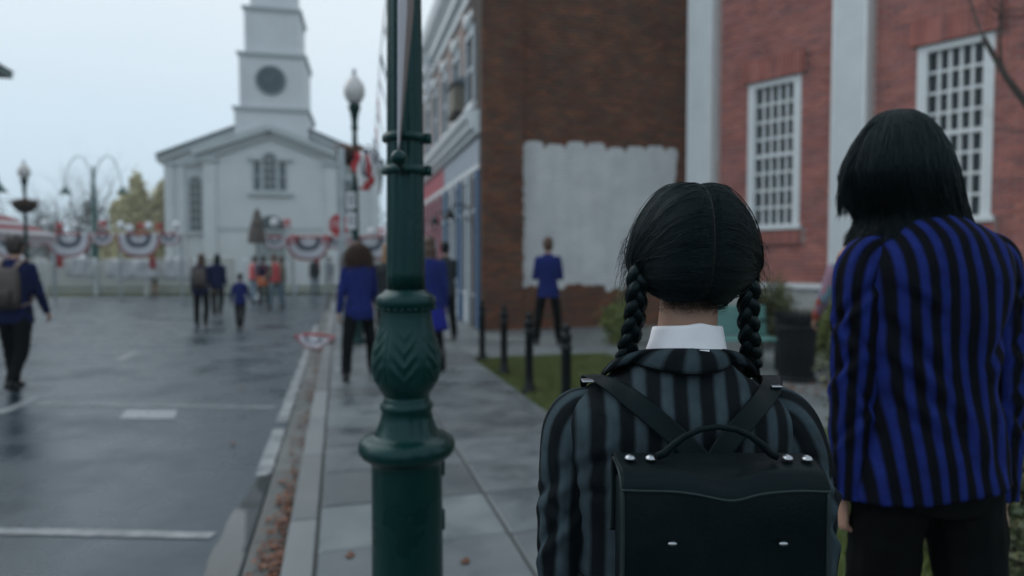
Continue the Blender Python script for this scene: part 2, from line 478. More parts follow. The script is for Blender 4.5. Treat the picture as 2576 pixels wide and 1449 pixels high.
M['bark'] = mat('bark', (.050,.042,.038), .9, var=.3, scale=12, bump=.5)
M['leaf_shrub'] = leaf_mat('shrub_leaves', [(.05,.085,.02),(.10,.14,.03),(.17,.19,.045),(.075,.11,.03)])
M['leaf_olive'] = leaf_mat('olive_leaves', [(.035,.05,.018),(.075,.085,.03),(.11,.115,.04),(.05,.07,.025)])
M['leaf_yellow'] = leaf_mat('yellowing_leaves', [(.50,.47,.26),(.60,.55,.33),(.52,.48,.30),(.42,.42,.24)])
M['leaf_box'] = leaf_mat('variegated_leaves', [(.022,.038,.016),(.055,.075,.03),(.17,.18,.09),(.035,.055,.025),(.10,.11,.05)])
M['leaf_dead'] = leaf_mat('fallen_leaves', [(.10,.030,.012),(.15,.045,.015),(.06,.024,.013),(.19,.062,.020),(.10,.036,.016)], .55)
M['leaf_wood'] = leaf_mat('far_evergreen_leaves', [(.045,.065,.06),(.07,.09,.085),(.09,.11,.10)])
M['grass'] = leaf_mat('grass_blades', [(.045,.075,.012),(.085,.115,.02),(.12,.135,.035),(.06,.09,.016)])

for q in ('hair_black', 'leather', 'leather_edge', 'green'):      # cool sheen
    M[q].node_tree.nodes['Principled BSDF'].inputs['Specular Tint'].default_value = (.62, .92, 1.0, 1)

# ------------------------------------------------------------------ ground, road, kerb, pavement
def quad_sheet(name, pts, z, m, kind='structure', thick=0.0):
    mb = MB()
    p = [(q[0], q[1]) for q in pts]
    area = sum(p[i][0]*p[(i+1)%len(p)][1]-p[(i+1)%len(p)][0]*p[i][1] for i in range(len(p)))
    if area < 0: p.reverse()
    if thick: mb.prism(p, z-thick, z)
    else: mb.add([(x, y, z) for x, y in p], [tuple(range(len(p)))])
    o = mb.build(name, m); o['kind'] = kind
    return o

gm = mat('far_ground', (.05,.065,.03), .95, var=.3, scale=.3)
mb = MB(); n = 24
for i in range(n+1):
    for j in range(n+1): mb.v.append((-450+900*i/n, -60+760*j/n, -.16))
mb.f = [(i*(n+1)+j, (i+1)*(n+1)+j, (i+1)*(n+1)+j+1, i*(n+1)+j+1) for i in range(n) for j in range(n)]; mb.m = [0]*len(mb.f)
mb.build('ground', gm, kind='structure')

# carriageway with a slight camber and shallow hollows
ns, nt = 60, 120
vs = []
for i in range(ns+1):
    for j in range(nt+1):
        s = -22 + 21.53*i/ns; t = -4 + 36*j/nt
        z = ROAD_Z + .003*mnoise.noise((s*.6, t*.6, 3)) + .05*(1-math.exp(-max(0, -s-.47)/5))*(1 if t < 20 else max(0, 1-(t-20)/8))
        p = S(s, t, z); vs.append((p.x, p.y, p.z))
vs = np.array(vs); fs = np.array([(i*(nt+1)+j, (i+1)*(nt+1)+j, (i+1)*(nt+1)+j+1, i*(nt+1)+j+1) for i in range(ns) for j in range(nt)])
link('road', np_mesh('road', vs, fs, M['asphalt'], True), kind='structure')
def road_z(s, t):
    return ROAD_Z + .003*mnoise.noise((s*.6, t*.6, 3)) + .05*(1-math.exp(-max(0, -s-.47)/5))*(1 if t < 20 else max(0, 1-(t-20)/8))
def st(p): return p.x*SR.x + p.y*SR.y, p.x*SF.x + p.y*SF.y
def road_at(p):
    s, t = st(p); return road_z(s, t)

def strip(name, a, b, w, m, n=24, h=.005, jag=.004):
    """painted line on the road from a to b (world points), following the surface"""
    a, b = Vector((a.x, a.y, 0)), Vector((b.x, b.y, 0)); d = (b-a).normalized(); q = Vector((-d.y, d.x, 0))
    mb = MB(); vv = []
    for i in range(n+1):
        p = a.lerp(b, i/n)
        for k, sg in enumerate((-1, 1)):
            x = p + q*sg*(w/2 + random.uniform(-jag, jag)); vv.append((x.x, x.y, road_at(x)+h))
    mb.add(vv, [(2*i, 2*i+2, 2*i+3, 2*i+1) for i in range(n)])
    o = mb.build(name, m); 
    # keep faces pointing up
    if o.data.polygons[0].normal.z < 0: o.data.flip_normals()
    o['kind'] = 'structure'; return o
strip('parking_line', gnd(86,1017,ROAD_Z+.02), gnd(694,1027,ROAD_Z), .085, M['paintline'])
strip('parking_line', gnd(-260,1340,ROAD_Z), gnd(536,1350,ROAD_Z), .085, M['paintline'])
strip('parking_line', gnd(-8,1040,ROAD_Z+.03), gnd(95,999,ROAD_Z+.03), .13, M['paintline'], 8)
strip('parking_mark', gnd(292,908,ROAD_Z+.02), gnd(345,886,ROAD_Z+.02), .16, M['paintline'], 4)
strip('parking_mark', gnd(430,846,ROAD_Z+.02), gnd(490,838,ROAD_Z+.02), .16, M['paintline'], 4)
strip('edge_line', S(-.525,4.78), S(-.525,6.1), .105, M['paintline'], 30, .005, .006)
strip('edge_line', S(-.525,6.35), S(-.525,16.0), .105, M['paintline'], 60, .005, .006)
# pale utility plate set in the road
mb = MB(); a, b, c, d = [gnd(*q, ROAD_Z+.02) for q in ((318,1031),(446,1031),(440,1053),(300,1052))]
zz = max(road_at(q) for q in (a,b,c,d))
mb.loft([[(q.x,q.y,zz-.03) for q in (d,c,b,a)], [(q.x,q.y,zz+.006) for q in (d,c,b,a)]])
mb.build('utility_cover', mat('pale_plate', (.24,.265,.28), .35, var=.2, rvar=.1), label='pale rectangular cover set flat in the wet road beside the parking line', cat='utility cover')
# puddle along the gutter
mb = MB(); pl = [S(-.474, 1.6)]
for i in range(41):
    t = 4.85 - 3.25*i/40; w = .03 + .13*min(1, i/9)**.7 + .035*mnoise.noise((t*2.6, 1.7, 0)) + .018*mnoise.noise((t*7, 4.2, 0))
    pl.append(S(-.475-max(.004, w*min(1, i/2)), t))
pl.append(S(-.9, 1.6)); pl[-1] = S(-.66, 1.6)
pl = [(q.x, q.y, road_at(q)+.006) for q in pl]
mb.add(pl, [tuple(range(len(pl)))])
o = mb.build('puddle', mat('standing_water', (.05,.055,.055), .03, var=.1, spec=.6)); 
if o.data.polygons[0].normal.z < 0: o.data.flip_normals()
o['kind'] = 'structure'

# gutter slabs, kerb stones and paving slabs: every one its own block
def slab_mesh(name, w, l, h, m, c=.009):
    mb = MB(); mb.cbox(-w/2, w/2, -l/2, l/2, -h, 0, c); return mb.mesh(name, m)
def paving_run(owner, name, m, s0, s1, t0, t1, l, zt, h, gap, vary=.002, meshes=5):
    w = s1-s0-gap
    me = [slab_mesh(name, w, l-gap, h, m) for _ in range(1)]
    t = t0
    while t < t1-.01:
        o = link(name, me[0], owner)
        p = S((s0+s1)/2, t+l/2, zt + random.uniform(-vary, vary))
        o.location = p; o.rotation_euler = (random.uniform(-.002,.002), random.uniform(-.002,.002), SA)
        t += l
def slab_var(name, base):
    """paving concrete whose tone differs a little from slab to slab"""
    m = base.copy(); m.name = name
    N, L = m.node_tree.nodes, m.node_tree.links
    oi = N.new('ShaderNodeObjectInfo'); b = N['Principled BSDF']
    src = b.inputs['Base Color'].links[0].from_socket
    mr = N.new('ShaderNodeMapRange'); mr.inputs['To Min'].default_value=.68; mr.inputs['To Max'].default_value=1.16
    L.new(oi.outputs['Random'], mr.inputs[0])
    mu = N.new('ShaderNodeVectorMath'); mu.operation='SCALE'
    L.new(src, mu.inputs[0]); L.new(mr.outputs[0], mu.inputs['Scale']); L.new(mu.outputs[0], b.inputs['Base Color'])
    # every block samples its own part of the noise
    for nd in N:
        if nd.type == 'TEX_NOISE':
            ad = N.new('ShaderNodeVectorMath'); ad.operation='MULTIPLY_ADD'
            cm = N.new('ShaderNodeCombineXYZ'); L.new(oi.outputs['Random'], cm.inputs[0]); L.new(oi.outputs['Random'], cm.inputs[1])
            ad.inputs[1].default_value = (37, 53, 0)
            s0 = nd.inputs['Vector'].links[0].from_socket
            L.new(cm.outputs[0], ad.inputs[0]); L.new(s0, ad.inputs[2]); L.new(ad.outputs[0], nd.inputs['Vector'])
    return m
M['slab'] = slab_var('paving_slab_concrete', M['slab_a'])
M['kerbv'] = slab_var('kerb_stone_concrete', M['kerb'])
M['gutterv'] = slab_var('gutter_slab_concrete', M['gutter'])

pave = quad_sheet('pavement', [S(-.12,-3), S(1.86,-3), S(1.86,40), S(-.12,40)], -.012, M['joint'], thick=.14)
paving_run(pave, 'paving_slab', M['slab'], -.12, .83, 1.37, 23, .61, 0, .05, .018)
paving_run(pave, 'paving_slab', M['slab'], .83, 1.86, 1.37, 23, .61, 0, .05, .018)
corner_pave = quad_sheet('corner_pavement', [S(1.86,13.1), S(2.78,13.1), S(2.78,40), S(1.86,40)], -.004, M['concrete'], thick=.14)
kerb = quad_sheet('kerb', [S(-.265,-3), S(-.125,-3), S(-.125,40), S(-.265,40)], -.03, M['joint'], thick=.12)
paving_run(kerb, 'kerb_stone', M['kerbv'], -.27, -.12, 1.2, 24, 1.22, .002, .19, .008)
gut = quad_sheet('gutter', [S(-.47,-3), S(-.27,-3), S(-.27,40), S(-.47,40)], ROAD_Z-.03, M['joint'], thick=.05)
paving_run(gut, 'gutter_slab', M['gutterv'], -.47, -.27, 1.2, 20, 1.22, ROAD_Z+.002, .06, .008)

# side path along the brown wall, forecourt, lawns
quad_sheet('side_path', [S(1.865,9.25), S(12,9.25), S(12,13.6), S(1.865,13.08)], -.002, M['concrete'], thick=.12)
quad_sheet('forecourt_path', [S(3.9,4.6), S(12,4.6), S(12,9.24), S(3.9,9.24)], -.006, M['concrete'], thick=.12)
lawn_a = [S(1.865,6.0), S(3.89,6.0), S(3.89,9.24), S(1.865,9.24)]
lawn_b = [S(1.865,-2), S(12,-2), S(12,4.59), S(3.89,4.59), S(3.89,5.99), S(1.865,5.99)]
quad_sheet('lawn', lawn_a, -.015, M['turf'], thick=.1)
quad_sheet('lawn_near', lawn_b, -.012, M['turf'], thick=.1)
quad_sheet('far_lawn', [(-40,31.5),(14,31.5),(14,60),(-40,60)], -.09, M['turf'], thick=.05)

def blades(name, n, sfun, h=.05, m='grass'):
    P = np.array([sfun() for _ in range(n)]); a = rng.uniform(0, 2*np.pi, n); ln = rng.uniform(.5, 1.2, n)*h
    w = rng.uniform(.002, .004, n)*(h/.04); lean = rng.normal(0, .45, (n,2))*ln[:,None]
    dx, dy = np.cos(a)*w, np.sin(a)*w
    v = np.zeros((n,3,3)); v[:,0] = P; v[:,1] = P; v[:,2] = P
    v[:,0,0] -= dx; v[:,0,1] -= dy; v[:,1,0] += dx; v[:,1,1] += dy
    v[:,2,0] += lean[:,0]; v[:,2,1] += lean[:,1]; v[:,2,2] += ln
    f = np.arange(3*n).reshape(n,3)
    return link(name, np_mesh(name, v.reshape(-1,3), f, M[m]), kind='stuff')
def in_a(): 
    p = S(random.uniform(1.87,3.88), random.uniform(6.0,9.23), -.015); return (p.x,p.y,p.z)
def in_b():
    p = S(random.uniform(1.87,3.88), random.uniform(1.8,5.99), -.012); return (p.x,p.y,p.z)
o = blades('grass', 26000, in_a, .055); tag(o, 'short lawn grass between the bollards and the side path', 'grass')
o = blades('grass', 20000, in_b, .055); tag(o, 'shaded lawn grass around the feet of the tall blue-blazered person', 'grass')
def in_c(): return (random.uniform(-25,2), random.uniform(31.4,33.5), -.09)
o = blades('grass', 5000, in_c, .35); tag(o, 'rough yellow-green grass behind the white rail fence', 'grass')

# fallen leaves: curled quads
def leaf_quads(P, size, flat=.25):
    n = len(P); a = rng.uniform(0, 2*np.pi, n); L_ = size*rng.uniform(.6,1.25,n); W = L_*rng.uniform(.45,.8,n)
    v = np.zeros((n,6,3))
    loc = np.array([(-.5,0),(-.1,-.5),(.3,-.32),(.5,0),(.3,.32),(-.1,.5)])
    tilt = rng.normal(0, flat, (n,2)); curl = rng.uniform(-.25,.45,n)
    for k,(x,y) in enumerate(loc):
        lx, ly = x*L_, y*W
        v[:,k,0] = P[:,0] + lx*np.cos(a) - ly*np.sin(a)
        v[:,k,1] = P[:,1] + lx*np.sin(a) + ly*np.cos(a)
        v[:,k,2] = P[:,2] + .004 + np.abs(lx*tilt[:,0]+ly*tilt[:,1]) + curl*np.abs(ly)*.9
    f = np.concatenate([np.arange(n)[:,None]*6+np.array([[0,1,2,3]]), np.arange(n)[:,None]*6+np.array([[0,3,4,5]])])
    return v.reshape(-1,3), f
pts = []
for _ in range(620):
    t = 2.0 + abs(random.gauss(0, 1.3)); s = -.285 - abs(random.gauss(0,.055))
    if t < 5.2: pts.append(S(s, t, ROAD_Z+.004+random.random()*.02))
for _ in range(170):
    t = random.choice((5.6,6.4,7.6,8.3,9.3,10.2,11.2)) + random.gauss(0,.22); pts.append(S(-.285-abs(random.gauss(0,.05)), t, ROAD_Z+.004+random.random()*.012))
v, f = leaf_quads(np.array([tuple(p) for p in pts]), .046)
tag(link('leaf_litter', np_mesh('leaf_litter', v, f, M['leaf_dead']), kind='stuff'), 'drift of wet brown leaves lying in the gutter along the kerb', 'leaf litter')
pts = [S(random.uniform(4.6,6.6), random.gauss(6.15,.22), .0) for _ in range(260)]
v, f = leaf_quads(np.array([tuple(p) for p in pts]), .06)
tag(link('leaf_litter', np_mesh('leaf_litter', v, f, M['leaf_dead']), kind='stuff'), 'orange leaf litter on the ground around the black litter bin', 'leaf litter')
for (x, y, z, lab) in ((608,978,ROAD_Z+.02,'single brown leaf on the wet road well out from the kerb'),(700,890,ROAD_Z,'small brown leaf on the road just short of the fallen bunting'),(585,1118,ROAD_Z+.01,'dull brown leaf on the road beside the white edge line'),(1170,1416,0,'orange leaf on the paving beside the green lamp post base'),(880,1400,0,'brown leaf on the paving near the kerb and lamp post base')):
    p = gnd(x, y, z); p.z = max(z, road_at(p) if z < -.01 else z)
    v, f = leaf_quads(np.array([(p.x,p.y,p.z)]), .075)
    tag(link('fallen_leaf', np_mesh('fallen_leaf', v, f, M['leaf_dead'])), lab, 'leaf', 'single fallen leaves')

# ------------------------------------------------------------------ brickwork
BRICK_CACHE = {}
def brickwork(parent, x0, x1, z0, z1, m, holes=(), focus=None, name='brick', bw=.215, bh=.066, gap=.010, dep=.014, n_single=300, seed=1):
    """running-bond bricks on the wall plane y = 0, facing -y: those nearest the focus point are objects, the rest one mesh"""
    rnd = random.Random(seed); items = []
    nrow = int((z1-z0)/(bh+gap))
    for r in range(nrow):
        z = z0 + r*(bh+gap); x = x0 - (0 if r % 2 else (bw+gap)/2)
        while x < x1:
            segs = [(max(x, x0), min(x+bw, x1))]
            for (a, b, c, d) in holes:
                if z+bh > c and z < d:
                    ns_ = []
                    for (p, q) in segs:
                        if q <= a or p >= b: ns_.append((p,q))
                        else:
                            if p < a: ns_.append((p,a))
                            if q > b: ns_.append((b,q))
                    segs = ns_
            for (p, q) in segs:
                if q-p > .03: items.append((p, q, z))
            x += bw+gap
    full = [it for it in items if abs(it[1]-it[0]-bw) < 1e-6]
    single = set()
    if focus and n_single:
        full.sort(key=lambda it: (it[0]-focus[0])**2 + (it[2]-focus[1])**2)
        single = set(full[:n_single])
    def shape(mb, p, q, z, h, e=.004):
        y = -dep - h
        mb.add([(p,0,z),(q,0,z),(q,0,z+bh),(p,0,z+bh),(p+e,y,z+e),(q-e,y,z+e),(q-e,y,z+bh-e),(p+e,y,z+bh-e)],
               [(4,5,6,7),(0,1,5,4),(1,2,6,5),(2,3,7,6),(3,0,4,7)])
    ms = []
    for k in range(4):
        mb = MB(); shape(mb, -bw/2, bw/2, -bh/2, (k-1.5)*.0022); ms.append(mb.mesh(name, m))
    rest = MB()
    for it in items:
        p, q, z = it
        if it in single: link(name, ms[rnd.randrange(4)], parent, loc=((p+q)/2, 0, z+bh/2))
        else: shape(rest, p, q, z, rnd.uniform(-.003,.003))
    if rest.f:
        o = rest.build(name+'work', m, parent); o['kind'] = 'stuff'

# ------------------------------------------------------------------ brown shop building on the corner
SHOP = S(2.8, 13.1)
shop = thing('shop_building', 'dark brick corner shop with a whitewashed patch on its side wall', 'building', (SHOP.x, SHOP.y, 0), SA)
brown = [(.118,.054,.034),(.165,.070,.044),(.098,.062,.046),(.135,.080,.054),(.20,.082,.047),(.086,.056,.044)]
pa, pb = at(1316, 500, 13.6), at(1700, 500, 14.5)
px0 = (pa-SHOP).dot(SR); px1 = (pb-SHOP).dot(SR)
fr_ = (tuple(SHOP), tuple(SR))
M['brown_brick'] = brick_mat('brown_brick', brown, (px0, px1, .80, 3.83), fr_)
mort = brick_mat('brown_mortar', [(.055,.045,.04),(.065,.05,.045)], (px0, px1, .80, 3.83), fr_, .6)  # thinner limewash in the joints, darkened to carry their depth shade in the colour
side = MB().box(0, 9.0, .012, 1.0, -.12, 9.0).build('side_wall', mort, shop)
side.location = (0, .0, 0)
SW = side
sw_f = MB()
brickwork(side, .86, 6.6, 0, 8.2, M['brown_brick'], focus=(2.6, 2.4), seed=3)
for ch in side.children: ch.location.y += .012
pil = MB().box(-.02, .84, -.17, .011, -.12, 9.0).build('corner_pier', mort, shop)
pb_ = MB()
nrow = int(8.2/.076)
rnd = random.Random(5)
for r in range(nrow):
    z = r*.076; offs = [(0,.215),(.225,.44),(.45,.665),(.675,.84)] if r % 2 else [(0,.105),(.115,.33),(.34,.555),(.565,.78),(.79,.84)]
    for (a, b) in offs:
        h = rnd.uniform(-.003,.003); a -= .02 if a == 0 else 0
        pb_.add([(a,-.171,z),(b,-.171,z),(b,-.171,z+.066),(a,-.171,z+.066),(a+.003,-.184-h,z+.003),(b-.003,-.184-h,z+.003),(b-.003,-.184-h,z+.063),(a+.003,-.184-h,z+.063)],
                [(4,5,6,7),(0,1,5,4),(1,2,6,5),(2,3,7,6),(3,0,4,7)])
o = pb_.build('brickwork', M['brown_brick'], pil); o['kind'] = 'stuff'
# street front: plane x = 0 facing -x, running along +y
M['pink_brick'] = mat('weathered_pink_brick', (.27,.205,.185), .85, var=.15, scale=5, col2=(.36,.285,.26), bump=.3, bscale=40)
M['pale_front'] = mat('pale_front_paint', (.40,.45,.49), .6, var=.1)
M['blue_front'] = mat('blue_front_paint', (.055,.13,.25), .5, var=.15)
M['red_front'] = mat('red_front_paint', (.33,.045,.07), .5, var=.15)
MB().box(.03, 1.0, .2, 20.0, 3.95, 9.0).build('upper_wall', M['pink_brick'], shop)
MB().box(.10, 1.0, .2, 20.0, -.12, 3.95).build('shopfront_wall', M['pale_front'], shop)
def cornice(name, z, prof, y0, y1, m, parent):
    """moulding run along y; prof = (out, up) pairs"""
    mb = MB(); pr = [(-a, z+b) for a, b in prof]
    mb.loft([[(x, y0, zz) for x, zz in pr], [(x, y1, zz) for x, zz in pr]])
    mb.f = [tuple(reversed(q)) for q in mb.f]
    return mb.build(name, m, parent)
cornice('shop_cornice', 3.98, [(-.05,0),(.10,0),(.12,.06),(.22,.12),(.24,.2),(.34,.3),(.36,.40),(.30,.44),(-.05,.5)], -.05, 20, M['white_trim'], shop)
cornice('roof_cornice', 7.0, [(-.05,0),(.06,0),(.08,.22),(.2,.25),(.22,.42),(.4,.6),(.46,.85),(.42,.9),(-.05,1.0)], .9, 20, M['white_trim'], shop)
cornice('parapet_band', 8.3, [(-.05,0),(.12,0),(.16,.2),(.05,.5),(-.05,.5)], .9, 20, M['white_trim'], shop)
MB().box(-.03, .12, .05, 4.6, 3.42, 3.92).build('sign_fascia', mat('grey_blue_fascia', (.27,.32,.38), .6), shop)
MB().box(-.03, .12, 4.7, 9.4, 3.42, 3.92).build('sign_fascia', M['red_front'], shop)
MB().box(-.03, .12, 9.5, 20, 3.42, 3.92).build('sign_fascia', M['pale_front'], shop)
MB().box(-.04, .14, .05, 20, 3.30, 3.40).build('fascia_rail', M['white_trim'], shop)
for k in range(12):
    y = .12 + k*1.05
    m = (M['blue_front'] if k % 2 == 0 else M['pale_front']) if y < 4.4 else (M['red_front'] if y < 9.3 else M['pale_front'])
    MB().cbox(-.06, .10, y, y+.20, 0, 3.29, .02).build('shopfront_post', m, shop)
    MB().box(.03, .09, y+.24, y+1.0, 0, .62).build('stall_riser', M['pale_front'], shop)
    w = MB().box(.0, .10, y+.22, y+.29, .64, 3.28).box(.0, .10, y+.96, y+1.03, .64, 3.28).box(.0, .10, y+.29, y+.96, .64, .72).box(.0,.10, y+.29, y+.96, 2.45, 2.53).box(.0,.10,y+.29,y+.96,3.2,3.28).build('shop_window', M['pale_front'], shop)
    MB().box(.065, .085, y+.29, y+.96, .72, 2.45).build('pane', M['glass_dark'], w)
    MB().box(.065, .085, y+.29, y+.96, 2.53, 3.2).build('pane', M['glass_dark'], w)
for k in range(10):
    y = .95 + k*1.72
    w = MB().box(-.05, .05, y-.48, y-.36, 4.75, 6.35).box(-.05, .05, y+.36, y+.48, 4.75, 6.35).box(-.05,.05,y-.36,y+.36,6.2,6.35).box(-.02,.04,y-.36,y+.36,5.5,5.57).build('upper_window', M['pale_front'], shop)
    MB().box(-.10, .05, y-.55, y+.55, 4.62, 4.745).build('sill', M['white_trim'], w)
    MB().box(.005, .02, y-.36, y+.36, 4.75, 5.5).build('pane', M['glass_dark'], w)
    MB().box(.005, .02, y-.36, y+.36, 5.57, 6.2).build('pane', M['glass_dark'], w)
    kb = MB(); kb.ell((-.06, y, 6.52), (.12,.17,.19)); kb.box(-.03,.04,y-.13,y+.13,6.36,6.75)
    kb.build('keystone', M['white_trim'], w, smooth=True)
    MB().box(-.06, .04, y+.62, y+.86, 4.5, 6.95).build('wall_strip', M['pink_brick'], shop)
def wall_lamp(y, z, parent):
    mb = MB(); mb.tube([(.0,y,z),(-.18,y,z+.10),(-.36,y,z+.08),(-.46,y,z-.04)], .018)
    mb.tube([(.0,y,z-.25),(-.1,y,z-.2),(-.2,y,z-.02),(-.14,y,z+.06)], .014)
    o = mb.build('wall_lamp', M['blackiron'], parent)
    MB().lathe([(.03,.06),(.05,.02),(.15,-.12),(.16,-.14),(.02,-.10)], 16, (-.46,y,z-.08)).build('lamp_shade', M['blackiron'], o, smooth=True)
for y in (1.1, 3.4, 6.2): wall_lamp(y, 2.55, shop)
b = MB().cbox(-.30, -.02, 1.5, 2.15, 4.75, 5.35, .03).build('wall_lantern', mat('weathered_wood', (.17,.16,.13), .8), shop)
MB().box(-.33, .0, 1.45, 2.2, 4.66, 4.745).build('ledge', M['bark'], b)
MB().prism_y([(-.36,5.352),(.0,5.352),(-.0,5.5),(-.12,5.5)], 1.42, 2.23).build('roof', M['slate'], b)

# ------------------------------------------------------------------ red-brick hall with white pilasters, set at an angle
P0 = at(2000, 660, 12.0); P0.z = 0
wa = math.atan2(-.755, .656)             # the wall runs this way, from the shop end towards the camera
hall = thing('brick_hall', 'red brick hall with tall white pilasters and many-paned white sash windows', 'building', (P0.x, P0.y, 0), wa)
reds = [(.30,.115,.105),(.38,.15,.128),(.33,.14,.134),(.42,.17,.138),(.26,.118,.116),(.35,.13,.106)]
M['red_brick'] = brick_mat('red_brick', reds)
red_mort = mat('pink_mortar', (.42,.33,.315), .9, var=.12, scale=4)
W1, W2, WZ = (-.96, .07), (1.93, 2.95), (2.0, 4.78)
W3 = (4.75, 5.77)
# wall = box with window openings left through it
wm = MB()
xs = [-2.3, W1[0], W1[1], W2[0], W2[1], W3[0], W3[1], 9.0]
for i in range(len(xs)-1):
    if i % 2 == 0: wm.box(xs[i], xs[i+1], 0, .30, .9, 9.0)
    else: wm.box(xs[i], xs[i+1], 0, .30, .9, WZ[0]); wm.box(xs[i], xs[i+1], 0, .30, WZ[1], 9.0)
hw = wm.build('wall', red_mort, hall)
holes = [(W1[0],W1[1],*WZ),(W2[0],W2[1],*WZ),(W3[0],W3[1],*WZ)]
for w in (W1,W2,W3): holes += [(w[0]-.09,w[1]+.09,WZ[1],WZ[1]+.40),(w[0]+.22,w[1]+.09,1.72,WZ[0])]
for c in (-1.9, .955, 3.85, 6.4): holes.append((c-.35, c+.35, 0, 9))
brickwork(hw, -2.28, 7.2, .95, 6.6, M['red_brick'], holes, focus=(.6, 2.4), seed=8)
# flat-arch (soldier) bricks over each window and the brick apron under each sill
sold = MB(); sold.box(-.031,.031,-.055,0,-.195,.195); sm = sold.mesh('brick', M['red_brick'])
apr = MB(); apr.box(-.031,.031,-.05,0,-.125,.125); am = apr.mesh('brick', M['red_brick'])
for w in (W1, W2, W3):
    lt = MB().box(w[0]-.09, w[1]+.09, -.035, .0, WZ[1]+.003, WZ[1]+.40).build('lintel', red_mort, hall)
    x = w[0]-.09+.034
    while x < w[1]+.09-.03:
        link('brick', sm, lt, loc=(x, -.035, WZ[1]+.2015)); x += .072
    MB().box(w[1]+.06, w[1]+.10, -.11, -.0352, WZ[1]+.012, WZ[1]+.42).build('end_brick', M['red_brick'], lt)
    ap = MB().box(w[0]+.22, w[1]+.09, -.03, .0, 1.72, 1.975).build('apron', red_mort, hall)
    x = w[0]+.22+.034
    while x < w[1]+.09-.03:
        link('brick', am, ap, loc=(x, -.03, 1.848)); x += .072
pane_me = None
def sash_window(w, cols=5, rows=8):
    x0, x1 = w; z0, z1 = WZ
    mb = MB(); fw = .14
    mb.box(x0, x0+fw, -.02, .16, z0, z1); mb.box(x1-fw, x1, -.02, .16, z0, z1)
    mb.box(x0+fw, x1-fw, -.02, .16, z1-.11, z1); mb.box(x0+fw, x1-fw, -.02, .16, z0, z0+.09)
    o = mb.build('window', M['white_trim'], hall)
    MB().cbox(x0-.06, x1+.06, -.12, -.021, z0-.02, z0+.07, .01).build('sill', M['white_trim'], o)
    gx0, gx1, gz0, gz1 = x0+fw, x1-fw, z0+.09, z1-.11
    cw, rh = (gx1-gx0)/cols, (gz1-gz0)/rows
    vb = MB().box(-.020,.020,.04,.13,gz0,gz1).mesh('glazing_bar', M['white_trim'])
    for i in range(1, cols): link('glazing_bar', vb, o, loc=(gx0+cw*i, 0, 0))
    hb = MB().box(gx0,gx1,.037,.128,-.022,.022).mesh('glazing_bar', M['white_trim'])
    hb2 = MB().box(gx0,gx1,.02,.132,-.036,.036).mesh('meeting_rail', M['white_trim'])
    for j in range(1, rows): link('meeting_rail' if j == 4 else 'glazing_bar', hb2 if j == 4 else hb, o, loc=(0, 0, gz0+rh*j))
    pm = MB().box(-cw/2+.004, cw/2-.004, .108, .114, -rh/2+.004, rh/2-.004).mesh('pane', M['glass_dark'])
    for i in range(cols):
        for j in range(rows):
            q = link('pane', pm, o, loc=(gx0+cw*(i+.5), .0, gz0+rh*(j+.5)))
            q.rotation_euler = (random.uniform(-.006,.006), 0, random.uniform(-.01,.01))
    MB().box(gx0-.05, gx1+.05, .22, .24, gz0-.05, gz1+.05).build('blind', mat('pale_blind', (.10,.115,.12), .8), o)
for w in (W1, W2, W3): sash_window(w)
# fluted pilasters
def pilaster(c, w=.56, dpt=.20):
    pr = [(c+w/2, 0), (c-w/2, 0), (c-w/2, -dpt)]
    n = 6; e = .045; fwid = (w-2*e)/n
    for k in range(n):
        a = c-w/2+e+k*fwid
        pr.append((a+.012, -dpt))
        for q in range(1, 5):
            th = math.pi*q/5; pr.append((a+.012+(fwid-.024)*(1-math.cos(th))/2, -dpt+.022*math.sin(th)))
        pr.append((a+fwid-.012, -dpt))
    pr.append((c+w/2, -dpt))
    mb = MB(); mb.loft([[(x,y,1.25) for x,y in pr],[(x,y,9.0) for x,y in pr]]); mb.f = [tuple(reversed(q)) for q in mb.f]
    o = mb.build('pilaster', M['white_trim'], hall)
    MB().cbox(c-w/2-.05, c+w/2+.05, -dpt-.05, -.001, 1.0, 1.14, .012).cbox(c-w/2-.025, c+w/2+.025, -dpt-.025, -.002, 1.141, 1.249, .02).build('plinth_block', M['white_trim'], o)
for c in (-1.93, .955, 3.85, 6.4): pilaster(c)
MB().cbox(-2.36, 9, -.16, .05, .90, 1.0, .012).build('water_table', M['white_trim'], hall)
MB().box(-2.33, 9, -.09, .05, .55, .898).build('base_panel', mat('grey_base', (.36,.38,.38), .7), hall)
MB().box(-2.34, 9, -.14, .05, -.12, .548).build('base_wall', mat('base_stone', (.22,.22,.21), .8, var=.2), hall)

# ------------------------------------------------------------------ church at the end of the street
CH = at(690, 660, 45.0); CH.z = -.1
church = thing('church', 'white clapboard church with a square clock tower and low gabled front', 'church', tuple(CH), R(12))
k45 = 45/F
def cx(x): return (x-690)*k45
def cz(y): return CAMH + .1 + (660-y)*k45
cw, ctr = M['church_white'], M['church_trim']
eave, ridge = cz(402), cz(297)
hl, hr = cx(440), cx(950)
pm = MB().prism_y([(hl,0),(hr,0),(hr,eave),(0,ridge),(hl,eave)], .0, 22).build('hall_wall', cw, church)
def roof_slab(name, xa, za, xb, zb, y0, y1, th, m, parent):
    d = Vector((xb-xa, 0, zb-za)).normalized(); nrm = Vector((-d.z,0,d.x)); nrm = nrm if nrm.z > 0 else -nrm
    mb = MB(); q = [(xa,za),(xb,zb),(xb+nrm.x*th,zb+nrm.z*th),(xa+nrm.x*th,za+nrm.z*th)]
    mb.loft([[(x,y0,z) for x,z in q],[(x,y1,z) for x,z in q]])
    return mb.build(name, m, parent)
sl = (ridge-eave)/abs(hl)
roof_slab('roof_slope', hl-.35, eave-.35*sl+.01, 0, ridge+.01, -.45, 22.3, .22, M['slate'], church)
